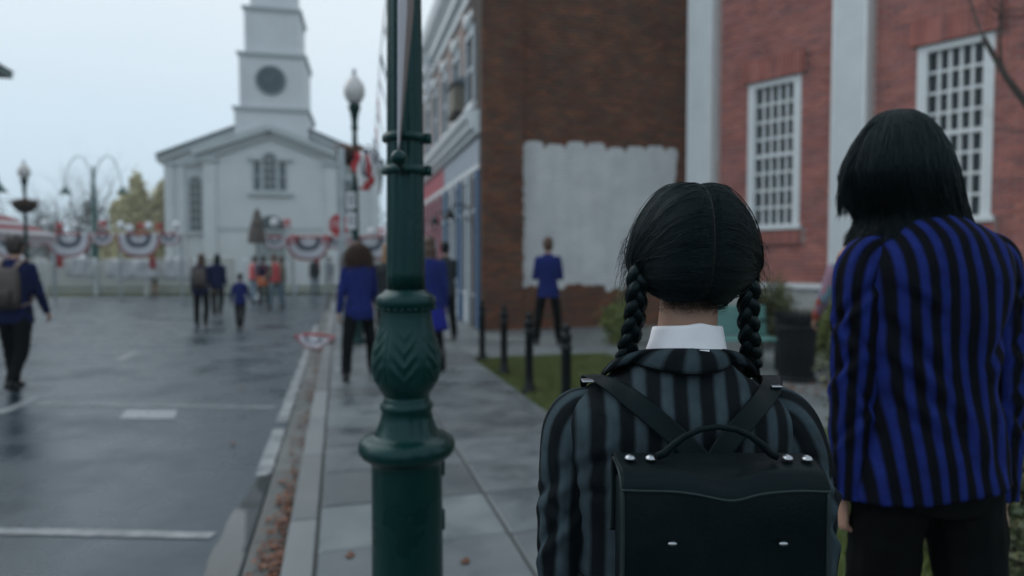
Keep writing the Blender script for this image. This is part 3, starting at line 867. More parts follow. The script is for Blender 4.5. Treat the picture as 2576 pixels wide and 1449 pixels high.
roof_slab('roof_slope', hr+.35, eave-.35*sl+.01, .0, ridge+.01, -.45, 22.3, .219, M['slate'], church)
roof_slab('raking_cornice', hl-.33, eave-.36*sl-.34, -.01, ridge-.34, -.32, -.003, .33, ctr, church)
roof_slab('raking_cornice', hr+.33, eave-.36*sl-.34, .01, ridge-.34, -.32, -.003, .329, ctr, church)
for xa, xb in ((hl, hl+.55), (hr-.55, hr), (cx(470), cx(486))):
    MB().box(xa, xb, -.12, -.002, 0, eave-.35).build('corner_board', cw, church)
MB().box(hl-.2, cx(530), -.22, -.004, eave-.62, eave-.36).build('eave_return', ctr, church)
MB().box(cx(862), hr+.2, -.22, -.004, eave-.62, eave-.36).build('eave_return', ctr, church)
# projecting front bay with its own gable
bl, br = cx(538), cx(846); be, bt = cz(402), cz(344)
bay = MB().prism_y([(bl,0),(br,0),(br,be),(0,bt),(bl,be)], -1.2, -.004).build('front_bay', cw, church)
bsl = (bt-be)/abs(bl)
for sg, e in ((-1, bl), (1, br)):
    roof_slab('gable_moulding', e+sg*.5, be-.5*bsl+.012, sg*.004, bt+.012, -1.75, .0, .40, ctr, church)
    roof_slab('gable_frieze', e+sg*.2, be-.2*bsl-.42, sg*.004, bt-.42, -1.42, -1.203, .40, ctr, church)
    MB().box(min(e, e-sg*.75), max(e, e-sg*.75), -1.34, -1.204, 0, be-.5).build('bay_pilaster', cw, church)
    MB().box(min(e+sg*.35, e-sg*.9), max(e+sg*.35, e-sg*.9), -1.5, -1.1, be-.5, be-.2).build('capital', ctr, church)
MB().box(cx(690)-3.3, 3.3, -1.23, -1.205, cz(585), cz(575)).build('belt_course', ctr, church)
def arch_poly(xc, w, z0, z1, n=10):
    r = w/2
    return [(xc-r,z0),(xc+r,z0)] + [(xc+r*math.cos(a), z1-r+r*math.sin(a)) for a in [math.pi*i/n for i in range(n+1)]]
def arch_window(xc, w, z0, z1, y, parent, bars=3):
    fr = MB()
    A, B = arch_poly(xc, w+.34, z0-.05, z1+.17), arch_poly(xc, w, z0, z1)
    n = len(A); vv, ff = [], []
    for yy in (y-.10, y-.002):
        vv += [(x,yy,z) for x,z in A] + [(x,yy,z) for x,z in B]
    for i in range(n):
        j = (i+1) % n
        ff += [(i,j,n+j,n+i), (i,2*n+i,2*n+j,j), (n+i,n+j,3*n+j,3*n+i)]
    fr.add(vv, ff); o = fr.build('window', ctr, parent)
    MB().prism_y(B, y-.03, y-.004).build('pane', M['glass_far'], o)
    MB().box(xc-w/2-.35, xc+w/2+.35, y-.22, y-.003, z0-.28, z0-.06).build('sill', ctr, o)
    gb = MB(); 
    for i in range(1, 2+1): gb.box(xc-w/2+w*i/3-.02, xc-w/2+w*i/3+.02, y-.075, y-.031, z0+.01, z1-w*.17)
    for j in range(1, bars+3): gb.box(xc-w/2+.01, xc+w/2-.01, y-.07, y-.032, z0+(z1-w/2-z0)*j/(bars+2)-.025, z0+(z1-w/2-z0)*j/(bars+2)+.025)
    gb.build('glazing_bars', ctr, o)
arch_window(cx(510), .72, cz(584), cz(452), 0, church, 4)
arch_window(cx(870), .72, cz(584), cz(452), 0, church, 4)
# three-part window over the door
ww = thing('x','x','x'); bpy.data.objects.remove(ww)
arch_window(cx(689), .80, cz(484), cz(396), -1.2, church, 2)
for xx in (660, 718):
    f_ = MB().box(cx(xx)-.30, cx(xx)-.2, -1.29, -1.203, cz(484), cz(414)).box(cx(xx)+.2, cx(xx)+.30, -1.29, -1.203, cz(484), cz(414)).build('side_light', ctr, church)
    MB().box(cx(xx)-.2, cx(xx)+.2, -1.24, -1.206, cz(484), cz(414)).build('pane', M['glass_far'], f_)
    MB().box(cx(xx)-.2, cx(xx)+.2, -1.27, -1.242, cz(450)-.03, cz(450)+.03).build('glazing_bar', ctr, f_)
for a, b in ((638,672),(706,742)): MB().box(cx(a), cx(b), -1.42, -1.205, cz(414)+.003, cz(406)).build('window_cornice', ctr, church)
MB().box(cx(638), cx(742), -1.44, -1.206, cz(498), cz(491)).build('window_sill', ctr, church)
dr = arch_poly(cx(690), 1.9, 0, cz(545))
d = MB().prism_y(dr, -1.30, -1.207).build('door', mat('grey_door', (.20,.235,.25), .5), church)
fanp = [(cx(690)+.85*math.cos(a), cz(545)-.95+.85*math.sin(a)) for a in [math.pi*i/12 for i in range(13)]]
MB().prism_y(fanp, -1.36, -1.302).build('fanlight', M['glass_far'], d)
MB().box(cx(690)-1.1, cx(690)+1.1, -1.42, -1.303, cz(545)-1.12, cz(545)-1.0).build('transom', ctr, d)
for xx in (-1.05,.9): MB().box(cx(690)+xx, cx(690)+xx+.16, -1.4, -1.208, 0, cz(545)-1.13).build('jamb', ctr, d)
# tower
def stage(name, xa, xb, z0, z1, dy, m):
    w = (xb-xa)/2; c = (xa+xb)/2
    return MB().box(c-w, c+w, dy, dy+2*w, z0, z1).build(name, m, church)
z_a, z_b, z_c = cz(280), cz(145), cz(30)
tw = [(cx(606), cx(777), bt-1.0, z_a), (cx(616), cx(770), z_a, z_b), (cx(628), cx(758), z_b, z_c)]
DY = [-.62, -.35, -.04]
for (xa, xb, z0, z1), dy, nm in zip(tw, DY, ('tower_base','clock_stage','upper_stage')):
    s_ = stage(nm, xa, xb, z0+.002, z1, dy, cw); w = xb-xa
    MB().box(xa-.15, xb+.15, dy-.15, dy+w+.15, z1-.15, z1-.001).box(xa-.06, xb+.06, dy-.06, dy+w+.06, z1-.34, z1-.152).build('cornice', ctr, s_)
    for e in (xa, xb-.35): MB().box(e, e+.35, dy-.05, dy-.003, z0+.003, z1-.35).build('corner_board', cw, s_)
for a in range(2): pass
clk = MB(); cc = (cx(690), -.35, cz(211))
clk.lathe([(.98,0),(.98,.12),(.90,.16),(.86,.16),(.86,.10)], 40).xf(Matrix.Translation((cc[0], cc[1]-.002, cc[2])) @ Matrix.Rotation(R(90),4,'X'))
ck = clk.build('clock', mat('clock_rim', (.14,.185,.20), .5), church, smooth=False)
mb = MB().lathe([(.85,0),(.85,.03)], 40); mb.xf(Matrix.Translation((cc[0], cc[1]-.09, cc[2])) @ Matrix.Rotation(R(90),4,'X'))
mb.build('clock_face', mat('clock_face', (.030,.060,.075), .5), ck)
tick = MB().box(-.025,.025,-.02,0,.62,.78).mesh('hour_mark', mat('clock_gilt', (.10,.14,.15), .5))
for h in range(12): link('hour_mark', tick, ck, loc=(cc[0], cc[1]-.122, cc[2]), rot=(0, R(30*h), 0))
hm = mat('clock_hand', (.11,.145,.155), .5)
o = MB().box(-.03,.03,-.015,0,-.1,.45).build('hour_hand', hm, ck); o.location=(cc[0],cc[1]-.13,cc[2]); o.rotation_euler=(0,R(-80),0)
o = MB().box(-.02,.02,-.015,0,-.12,.68).build('minute_hand', hm, ck); o.location=(cc[0],cc[1]-.15,cc[2]); o.rotation_euler=(0,R(24),0)
mb = MB(); xa, xb = cx(640), cx(746); w = xb-xa
mb.loft([[(xa,.3,z_c),(xb,.3,z_c),(xb,.3+w,z_c),(xa,.3+w,z_c)],[(xa,.3,z_c+2.6),(xb,.3,z_c+2.6),(xb,.3+w,z_c+2.6),(xa,.3+w,z_c+2.6)]])
mb.build('belfry', cw, church)
MB().loft([[(xa-.2,.1,z_c+2.602),(xb+.2,.1,z_c+2.602),(xb+.2,.5+w,z_c+2.602),(xa-.2,.5+w,z_c+2.602)],[(-.1,.2+w/2,z_c+9),(.1,.2+w/2,z_c+9),(.1,.4+w/2,z_c+9),(-.1,.4+w/2,z_c+9)]]).build('spire', M['slate'], church)

# ------------------------------------------------------------------ vegetation
def leaf_cloud(center, rad, n, size, clumps=14, flat=.0, zmin=None):
    c, r = np.array(center, float), np.array(rad, float)
    d = rng.normal(size=(clumps,3)); d /= np.linalg.norm(d, axis=1)[:,None]
    cc = d*rng.uniform(.25,.85,(clumps,1))
    k = rng.integers(0, clumps, n); cs = rng.uniform(.14,.34,clumps)
    P = (cc[k] + rng.normal(size=(n,3))*cs[k][:,None])*r + c
    if zmin is not None: P[:,2] = np.maximum(P[:,2], zmin + rng.uniform(0,.1,n))
    q = rng.normal(size=(n,3)); q /= np.linalg.norm(q,axis=1)[:,None]
    a = np.cross(q, rng.normal(size=(n,3))); a /= np.linalg.norm(a,axis=1)[:,None]
    b = np.cross(q, a); s = size*rng.uniform(.6,1.3,n)[:,None]
    v = np.stack([P-a*s, P-b*s*.45+q*s*.12, P+a*s, P+b*s*.45+q*s*.12], 1)
    return v.reshape(-1,3), np.arange(4*n).reshape(n,4)
def shrub(label, loc, rad, n, size, m, clumps=16, cat='shrub', name='shrub', group='shrubs in front of the brick buildings'):
    t = thing(name, label, cat, tuple(loc), random.uniform(0,6), group)
    v, f = leaf_cloud((0,0,rad[2]*.95), rad, n, size, clumps, zmin=.02)
    link('foliage', np_mesh('foliage', v, f, m), t)
    mb = MB()
    for k in range(9):
        a = random.uniform(0,6.28); q = Vector((math.cos(a)*rad[0]*.6, math.sin(a)*rad[1]*.6, rad[2]*random.uniform(.8,1.6)))
        mb.tube([(0,0,-.02), q*.5+Vector((0,0,.05)), q], [.014,.010,.004], 5)
    mb.build('stem', M['bark'], t)
    return t
def gxy(x, y, Y): p = at(x, y, Y); p.z = 0; return p
shrub('yellow-green shrub growing at the foot of the brown brick wall', gxy(1566,800,11.0), (.42,.36,.46), 4200, .036, M['leaf_shrub'], 22)
shrub('tall thin olive shrub against the brick hall beside the black braid', gxy(1900,700,10.6), (.22,.22,.70), 2400, .034, M['leaf_olive'], 18)
shrub('low olive shrub under the white ledge of the brick hall, behind the teal bench', gxy(1938,740,10.9), (.50,.34,.52), 4200, .034, M['leaf_olive'], 22)
shrub('rounded green shrub behind the black litter bin', gxy(2095,860,8.3), (.36,.36,.50), 3200, .034, M['leaf_shrub'], 18)
shrub('pale green shrub at the base of the white pilaster', gxy(2120,700,10.2), (.34,.3,.56), 2400, .034, M['leaf_olive'], 16)

# clipped variegated hedge close by
hd = thing('hedge', 'clipped variegated hedge on the grass beside the tall blue-blazered person', 'hedge', (0,0,0))
pts = []
H0, H1 = (2.0, 3.6), (2.45, 4.1)
nl = 15000
P = np.column_stack([rng.uniform(*H0, nl), rng.uniform(*H1, nl), rng.uniform(0,.86, nl)])
# leaves sit on the clipped surface, ragged by a few centimetres
face = rng.integers(0, 4, nl)
P[face==0,0] = H0[0] + rng.normal(0,.03,(face==0).sum()); P[face==1,1] = H1[0] + rng.normal(0,.03,(face==1).sum())
P[face==2,2] = .86 + rng.normal(0,.03,(face==2).sum())
P[:,0] += .07*np.sin(P[:,1]*9+P[:,2]*7); P[:,1] += .06*np.sin(P[:,0]*8+P[:,2]*9)
q = rng.normal(size=(nl,3)); q /= np.linalg.norm(q,axis=1)[:,None]
a = np.cross(q, rng.normal(size=(nl,3))); a /= np.linalg.norm(a,axis=1)[:,None]; b = np.cross(q,a)
s = .021*rng.uniform(.6,1.3,nl)[:,None]
v = np.stack([P-a*s, P-b*s*.5, P+a*s, P+b*s*.5],1).reshape(-1,3)
link('foliage', np_mesh('foliage', v, np.arange(4*nl).reshape(nl,4), M['leaf_box']), hd)
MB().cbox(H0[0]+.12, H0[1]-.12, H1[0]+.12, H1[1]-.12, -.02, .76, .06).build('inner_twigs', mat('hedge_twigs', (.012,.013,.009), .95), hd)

def branch(mb, p, d, ln, r, depth, spread=.6, up=.1):
    n = 4; pts = [Vector(p)]; dd = Vector(d).normalized()
    for i in range(n):
        dd = (dd + Vector((random.gauss(0,.13), random.gauss(0,.13), random.gauss(0,.08)+up*.25))).normalized()
        pts.append(pts[-1] + dd*ln/n)
    mb.tube(pts, [r*(1-.5*i/n) for i in range(n+1)], 6 if r > .03 else 4)
    if depth == 0: return
    for k in range(3 if depth > 1 else 4):
        f = random.uniform(.35, 1.0); i = min(n-1, int(f*n)); q = pts[i].lerp(pts[i+1], f*n-i if i < n else 0)
        nd = (dd + Vector((random.gauss(0,spread), random.gauss(0,spread), random.gauss(0,spread*.6)+up))).normalized()
        branch(mb, q, nd, ln*random.uniform(.55,.8), r*(1-.5*f)*random.uniform(.5,.7), depth-1, spread, up)
def bare_tree(label, loc, h, r, depth=4, seed=0, fork=.35, group='bare trees beyond the fence'):
    st_ = random.getstate(); random.seed(seed)
    t = thing('bare_tree', label, 'tree', tuple(loc), 0, group)
    MB().tube([(0,0,-.2),(.02*h,0,h*fork*.5),(0,.01*h,h*fork)], [r*1.25, r, r*.85], 10).build('trunk', M['bark'], t)
    mb = MB()
    for k in range(5):
        a = 2*math.pi*k/5+random.random(); branch(mb, (0,.01*h,h*fork*random.uniform(.85,1)), (math.cos(a)*.6, math.sin(a)*.6, 1), h*.36, r*.55, depth, .5, .2)
    mb.build('crown', M['bark'], t)
    random.setstate(st_); return t
for i, (x, yt, Y, lab) in enumerate(((150,455,52,'thin bare tree beyond the fence behind the hanging-basket lamp post'),(215,400,50,'tall bare tree beyond the fence just before the double-armed lamp'),(118,490,58,'low bare tree far beyond the fence, nearest the lamp with a flower basket'),(400,470,60,'bare tree behind the yellow trees next to the church'))):
    p = at(x, 660, Y); p.z = -.15
    bare_tree(lab, p, at(x, yt, Y).z+.15, .13, 4, 20+i)
# bare tree by the hall whose twigs reach into the picture
p = at(2760, 660, 6.2); p.z = 0
t = bare_tree('bare tree standing by the brick hall with twigs crossing its wall', p, 5.2, .09, 4, 77, .4, None)
mb = MB(); q0 = at(2740,90,6.3)-p
for tgt, rr in ((at(2478,42,6.0),.005),(at(2560,110,6.1),.004),(at(2500,92,6.05),.003),(at(2530,20,6.1),.004)):
    e = tgt-p; md = q0.lerp(e,.55)+Vector((0,0,.08)); mb.tube([Vector((0,.03,2.0)), q0, md, e], [rr*2.2,rr*1.6,rr,rr*.35], 6)
    for k in range(7):
        f = random.uniform(.2,.95); b0 = q0.lerp(md, f*2) if f < .5 else md.lerp(e, f*2-1)
        branch(mb, b0, (e-q0).normalized()+Vector((random.gauss(0,.5),random.gauss(0,.3),random.gauss(0,.6))), .35, rr*.45, 1, .5, .1)
mb.build('limb', M['bark'], t)

def yellow_tree(label, x, yt, Y, wpx, seed):
    global rng
    p = at(x, 660, Y); p.z = -.15; h = at(x, yt, Y).z+.15; w = wpx*Y/F
    t = thing('yellow_tree', label, 'tree', tuple(p), 0, 'yellowing trees beside the church')
    MB().tube([(0,0,-.1),(.1,0,h*.3),(0,.05,h*.75)], [.2,.16,.05], 8).build('trunk', M['bark'], t)
    mb = MB()
    for k in range(14):
        a = random.uniform(0,6.28); z = random.uniform(.2,.75)*h; mb.tube([(0,0,z),(math.cos(a)*w*.25,math.sin(a)*w*.25,z+h*.12),(math.cos(a)*w*.42,math.sin(a)*w*.42,z+h*.2)],[.06,.04,.015],5)
    mb.build('limb', M['bark'], t)
    V, Fc, o = [], [], 0
    for k in range(5):
        f = k/4; v, fc = leaf_cloud((random.gauss(0,.08)*w, random.gauss(0,.08)*w, h*(.2+.66*f)), (w*.5*(1-f*.72), w*.5*(1-f*.72), h*.2), 1700, .19, 16)
        V.append(v); Fc.append(fc+o); o += len(v)
    link('crown', np_mesh('crown', np.concatenate(V), np.concatenate(Fc), M['leaf_yellow']), t)
yellow_tree('narrow yellowing tree beyond the fence, the taller one', 350, 446, 48, 150, 1)
yellow_tree('rounder yellowing tree half hidden by the church wall', 415, 462, 52, 120, 2)
yellow_tree('low spreading yellowing tree in front of the far woods', 308, 515, 50, 110, 3)
# far woods: one mass
V, Fc, o = [], [], 0
for k in range(60):
    x = -75 + k*1.5 + random.gauss(0,.6); h = 8.2 + 1.4*math.sin(k*.7) + random.gauss(0,.5)
    v, fc = leaf_cloud((x, 74+random.gauss(0,2.5), h*.45), (1.9,1.9,h*.55), 500, .22, 10, zmin=-.1); V.append(v); Fc.append(fc+o); o += len(v)
link('far_woods', np_mesh('far_woods', np.concatenate(V), np.concatenate(Fc), M['leaf_wood']), label='line of dark far-off woods beyond the fence', cat='woods', kind='stuff')

# ------------------------------------------------------------------ lamp posts
def lp_profile():
    base = [(.150,0),(.150,.05),(.128,.075),(.117,.11)]
    k = 2.1/F
    px = [(90,1418),(89,1170),(90,1158),(98,1150),(112,1142),(121,1130),(122,1118),(118,1106),(108,1098),(96,1094),(84,1090),(80,1084),(72,1068),(66,1050),(62,1034),(64,1029),(67,1022),(66,1014),(60,1010),(58,1004),(58,994)]
    return base, [(w*k, at(1021,y,2.1).z) for w, y in px], [(w*k, at(1021,y,2.1).z) for w, y in [(58,993.5),(60,988),(70,974),(80,955),(86,930),(87.5,912),(86,890),(81,866),(74,842),(68,818),(65,798),(64,782),(66,776)]], [(w*k, at(1021,y,2.1).z) for w, y in [(66,775.6),(70,773),(74,767),(75,757),(73,748),(67,741),(58,736),(54,732),(50,728)]]
def lamp_post(loc, rz, label, group, fine=True):
    t = thing('street_lamp', label, 'street lamp', tuple(loc), rz, group)
    b, low, bulb, col = lp_profile()
    mb = MB(); mb.lathe(b+low, 64); 
    for z in (.50,.68): mb.cbox(.103,.122,-.012,.012,z,z+.07,.004)
    mb.build('base', M['green'], t, True)
    # leaf-carved bulb
    z0, z1 = bulb[0][1], bulb[-1][1]; zs = [p[1] for p in bulb]; rs = [p[0] for p in bulb]
    prof = []
    N_ = 90 if fine else 20
    for i in range(N_+1):
        z = z0+(z1-z0)*i/N_; prof.append((float(np.interp(z, zs, rs)), z))
    def carve(a, z, r):
        f = (z-z0)/(z1-z0)
        e = max(0, min(1, (f-.10)/.12))*max(0, min(1, (.86-f)/.2))
        u = (((a+1.57+.42-SA)*6/(2*math.pi)+.5) % 1)-.5     # six leaves round the bulb
        rib = math.exp(-(u/.045)**2)*.8
        ch = math.sin(2*math.pi*(f*6.2 - abs(u)*3.0))
        edge = -1.2*math.exp(-((abs(u)-.5)/.05)**2)
        return 1 + e*(.030*max(-.45,ch)*max(0,1-(abs(u)/.43)**3) + .016*rib + .012*math.exp(-((abs(u)-.42)/.03)**2) + .016*edge)
    MB().lathe(prof, 240 if fine else 48, fn=carve).build('leaf_bulb', M['green'], t, True)
    mb = MB(); mb.lathe(col, 64); 
    for k in range(28):
        a = 2*math.pi*k/28; mb.ell((.0925*math.cos(a), .0925*math.sin(a), col[1][1]-.003), (.007,.007,.005), 8, 5)
    mb.build('collar', M['green'], t, True)
    zc = col[-1][1]
    def flute(a, z, r):
        c_ = math.cos(12*a); e = min(1, max(0, (z-zc-.04)/.05))
        return 1 - .085*e*max(0, c_)**.8
    pr = [(.0615,zc),(.0612,zc+.05)] + [(.061-.019*i/10, zc+.1+(3.64-zc-.1)*i/10) for i in range(11)]
    MB().lathe(pr, 144 if fine else 36, fn=flute).build('shaft', M['green'], t, True)
    MB().lathe([(.045,3.60),(.06,3.62),(.062,3.66),(.05,3.68),(.052,3.75),(.07,3.86),(.085,3.93),(.105,3.96),(.105,4.0),(.085,4.02),(.08,4.04)], 32).build('fitter', M['green'], t, True)
    MB().lathe([(.075,4.035),(.12,4.08),(.165,4.16),(.178,4.24),(.172,4.31),(.14,4.39),(.095,4.45),(.07,4.475),(.055,4.48)], 32).build('globe', M['opal'], t, True)
    MB().lathe([(.06,4.475),(.062,4.49),(.03,4.51),(.025,4.53),(.035,4.56),(.03,4.60),(.008,4.63)], 20).build('finial', mat('pale_finial', (.33,.36,.37), .5), t, True)
    return t
p = at(1021, 700, 2.1); NEAR = Vector((p.x, p.y, 0))
lamp = lamp_post(NEAR, SA, 'green cast-iron street lamp with leaf-carved bulb on the near pavement', 'green street lamps')
# banner bracket of the near post: two clamp bands and an arm ending in a ball
k = 2.1/F
for y in (349, 430):
    z = at(1021,y,2.1).z; mb = MB().lathe([(.055,z-.014),(.066,z-.013),(.067,z),(.066,z+.013),(.055,z+.014)], 40)
    mb.cbox(.060,.084,-.014,.014,z-.016,z+.016,.004); mb.cbox(-.072,-.060,-.010,.010,z-.012,z+.012,.003)
    mb.xf(Matrix.Rotation(-SA,4,'Z')); mb.build('clamp_band', M['green'], lamp, True)
ax, bz = at(1003,397,1.76)-NEAR, 0
Ri = Matrix.Rotation(-SA,3,'Z')
mb = MB().tube([Ri@Vector((0,-.05,ax.z)), Ri@ax], .010, 10)
mb.build('banner_arm', M['green'], lamp, True)
MB().ell(Ri@ax, (.0212,)*3, 24, 16).build('arm_ball', M['green'], lamp, True)
# banner hanging on that bracket, seen edge-on
bn = bpy.data.materials.new('banner_print'); bn.use_nodes = True
N, L = bn.node_tree.nodes, bn.node_tree.links
tc = N.new('ShaderNodeTexCoord'); sp = N.new('ShaderNodeSeparateXYZ'); L.new(tc.outputs['UV'], sp.inputs[0])
rp = N.new('ShaderNodeValToRGB'); E = rp.color_ramp.elements; rp.color_ramp.interpolation = 'CONSTANT'
E[0].color = (.52,.53,.60,1); E[1].position = .52; E[1].color = (.20,.165,.16,1)
L.new(sp.outputs['X'], rp.inputs[0]); L.new(rp.outputs[0], N['Principled BSDF'].inputs['Base Color']); N['Principled BSDF'].inputs['Roughness'].default_value = .7
rings, uvs = [], []
for i in range(31):
    y = 378 - (378+180)*i/30; f = i/30
    # the hem follows the arm, the upper part is turned a little by the wind
    ln = .02 + .03*f
    a_ = at(1001+1*f, y, 1.78); b_ = at(1005.5+ 36*min(1,f*1.6), y, 2.03)
    n_ = 8; row = [a_.lerp(b_, j/n_) for j in range(n_+1)]
    rings.append(row); uvs.append([(j/n_, f) for j in range(n_+1)])
mb = MB(); mb.loft(rings, closed=False, uvs=[u+[u[-1]] for u in uvs])
o = mb.build('banner', bn, None, True, label='pale street banner hanging edge-on from the bracket of the near green lamp', cat='banner')
sd_ = o.modifiers.new('thickness', 'SOLIDIFY'); sd_.thickness = .0015
def copy_tree(o, parent=None):
    c = o.copy(); COL.objects.link(c)
    if parent: c.parent = parent
    for ch in list(o.children): copy_tree(ch, c)
    return c
far_lamp = lamp_post(gnd(897,864), SA, 'green street lamp with white acorn globe and hanging bunting on the pavement edge', 'green street lamps', False)
l3 = copy_tree(far_lamp); p = at(68, 700, 20.5); l3.location = (p.x, p.y, -.06); l3['label'] = 'green street lamp with a round planted basket across the street'
def basket(label, loc, r):
    t = thing('hanging_basket', label, 'hanging basket', tuple(loc), 0, 'baskets on the lamp posts')
    MB().lathe([(.05,-.3*r/.35),(r*.55,-.26*r/.35),(r*.86,-.12*r/.35),(r,0),(r*.96,.02),(r*.8,-.02),(.06,-.03)], 28).build('bowl', M['wicker'], t, True)
    v, f = leaf_cloud((0,0,.04), (r*.95,r*.95,.10), 500, .05, 14); link('dried_plants', np_mesh('dried_plants', v, f, M['leaf_dead']), t, kind='stuff')
basket('brown basket round the post of the street lamp across the road', (l3.location.x, l3.location.y, 3.22), .36)
fl = far_lamp.location
basket('brown basket round the acorn-globe street lamp beside the pavement', (fl.x-.06, fl.y, 3.22), .26)
# small signs on the far lamp
for z, lab in ((2.42,'upper white sign plate on the acorn-globe street lamp'),(2.08,'lower white sign plate on the acorn-globe street lamp')):
    q = at(883, 520, fl.y-.09); t = thing('sign_plate', lab, 'sign', (q.x, fl.y-.075, z), SA, 'white sign plates')
    MB().cbox(-.075,.075,-.004,.004,-.14,.14,.003).build('plate', M['white_trim'], t)
    MB().box(-.05,.05,-.0065,-.0045,-.09,.09).build('red_print', mat('faded_grey_print', (.35,.36,.40), .6), t)

# grey sign post with its foot on the pavement, stop sign beyond it
g = gnd(864, 930); t = thing('sign_post', 'plain galvanised sign post standing on the pavement by the kerb', 'sign post', tuple(g), SA)
ztop = at(866, 372, g.y).z
MB().cbox(-.032,.032,-.032,.032,0,ztop,.006).build('post', M['galv'], t)
MB().lathe([(.10,0),(.10,.012),(.05,.02),(.045,.05)], 20).build('foot', M['galv'], t)
MB().cbox(-.045,.045,-.006,.002,ztop-.42,ztop-.02,.004).xf(Matrix.Translation((0,-.034,0))).build('back_plate', M['galv'], t)
q = at(853, 566, 19.5); t = thing('stop_sign', 'red octagonal stop sign beyond the sign post', 'stop sign', (q.x, q.y, 0), 0)
MB().tube([(0,.03,-.1),(0,.03,q.z+.3)], .03, 8).build('post', M['galv'], t)
def octo(r, y0, y1):
    return MB().prism_y([(r*math.cos(R(22.5+45*i)), q.z + r*math.sin(R(22.5+45*i))) for i in range(8)], y0, y1)
octo(.36, -.004, .0).build('border', M['white_trim'], t)
octo(.335, -.008, -.0045).build('face', M['stop_red'], t)
cu = bpy.data.curves.new('stop_text', 'FONT'); cu.body = 'STOP'; cu.size = .30; cu.align_x = 'CENTER'; cu.align_y = 'CENTER'; cu.extrude = .001
to = bpy.data.objects.new('tmp', cu); COL.objects.link(to)
me = bpy.data.meshes.new_from_object(to.evaluated_get(bpy.context.evaluated_depsgraph_get())); bpy.data.objects.remove(to)
me.materials.clear(); me.materials.append(M['white_trim'])
link('lettering', me, t, loc=(0,-.0105,q.z), rot=(R(90),0,0))

# double-armed swan-neck lamp beyond the fence, and one more reaching in from the side
def swan_lamp(label, loc, h, reach, rz):
    t = thing('swan_neck_lamp', label, 'street lamp', tuple(loc), rz, 'double-armed swan-neck lamps')
    MB().lathe([(.22,0),(.22,.3),(.16,.5),(.15,2.6),(.17,2.7),(.10,2.8),(.085,h*.8),(.05,h)], 16).build('pole', M['green_far'], t, True)
    MB().tube([(.16,0,2.8),(.16,0,h*.78)], .02, 6).tube([(-.16,0,2.8),(-.16,0,h*.78)], .02, 6).build('side_rod', M['green_far'], t)
    for s in (-1,1):
        pts = [(0,0,h*.78)] + [(s*reach*(.5-.5*math.cos(math.pi*f)), 0, h*.78+ (h*.30)*math.sin(math.pi*min(.94,f))) for f in [i/12 for i in range(1,13)]]
        a = MB().tube(pts, .021, 8).build('swan_arm', M['green_far'], t, True)
        x, z = pts[-1][0], pts[-1][2]
        MB().lathe([(.03,.12),(.06,.05),(.10,-.02),(.24,-.22),(.27,-.26),(.05,-.24)], 20, (x,0,z-.05)).build('lamp_shade', M['green_far'], a, True)
p = at(240, 660, 31.0); h31 = at(240,418,31).z
swan_lamp('double-armed swan-neck lamp rising behind the bunting fence', (p.x,p.y,-.1), h31+.1, 72*31/F, 0)
p = at(-75, 660, 24.0)
swan_lamp('swan-neck lamp whose green shade reaches in at the picture edge', (p.x,p.y,-.1), at(0,430,24).z+.5, 78*24/F, 0)

# ------------------------------------------------------------------ bollards
def bollard(loc, label):
    t = thing('bollard', label, 'bollard', tuple(loc), 0, 'black bollards along the lawn edge')
    MB().lathe([(.082,0),(.082,.02),(.072,.035),(.058,.06),(.050,.09),(.047,.11)], 28).build('foot', M['blackiron'], t, True)
    MB().lathe([(.046,.11),(.044,.12),(.043,.62),(.050,.625),(.052,.64),(.050,.655),(.043,.66),(.042,.72),(.050,.725),(.052,.745),(.046,.76),(.030,.775),(.026,.785)], 28).build('post', M['blackiron'], t, True)
    MB().ell((0,0,.815), (.038,.038,.036), 20, 12).build('ball_cap', M['blackiron'], t, True)
    return t
b0 = bollard(gnd(1213,905), 'farthest of the black bollards, beside the corner of the brown shop')
for x, y, lab in ((1268,940,'black bollard second from the brown shop corner, at the tip of the lawn'),(1331,987,'black bollard in front of the standing man with his legs behind it'),(1424,1062,'black bollard next to the shoulder of the person with braids')):
    c = copy_tree(b0); g = gnd(x, y); c.location = (g.x, g.y, 0); c['label'] = lab

# ------------------------------------------------------------------ bench, litter bin
p = gxy(1822, 850, 8.5)
t = thing('park_bench', 'teal slatted park bench between the shrubs and the black litter bin', 'bench', tuple(p), R(4))
for k in range(5): MB().cbox(-.66,.66,.20+.014*k,.222+.014*k,.42+.078*k,.488+.078*k,.005).build('back_slat', M['teal'], t)
for k in range(4): MB().cbox(-.66,.66,-.22+.1*k,-.13+.1*k,.375,.40,.005).build('seat_slat', M['teal'], t)
for sx in (-.6,.6):
    mb = MB(); mb.tube([(sx,-.20,0),(sx,-.19,.2),(sx,-.21,.37)], .02, 8); mb.tube([(sx,.22,0),(sx,.2,.3),(sx,.235,.45),(sx,.30,.82)], .02, 8); mb.tube([(sx,-.22,.365),(sx,.21,.365)], .018, 8)
    mb.build('end_frame', M['blackiron'], t, True)
    MB().tube([(sx,.25,.60),(sx,0,.63),(sx,-.2,.61),(sx,-.26,.55),(sx,-.22,.50),(sx,-.17,.53),(sx,-.18,.57)], .018, 8).build('armrest', M['blackiron'], t, True)
g = gnd(2002, 956)
t = thing('litter_bin', 'black metal slatted litter bin with a flared rim', 'litter bin', tuple(g), 0)
sl_ = MB()
for (z, r, nz_) in (): pass
rings = []
for z, r in ((.05,.195),(.35,.205),(.62,.215),(.74,.235),(.80,.262)):
    rings.append([(r-.006,-.018,z),(r+.006,-.018,z),(r+.006,.018,z),(r-.006,.018,z)])
sme = MB().loft(rings).mesh('slat', M['blackiron'])
for k in range(28): link('slat', sme, t, rot=(0,0,2*math.pi*k/28))
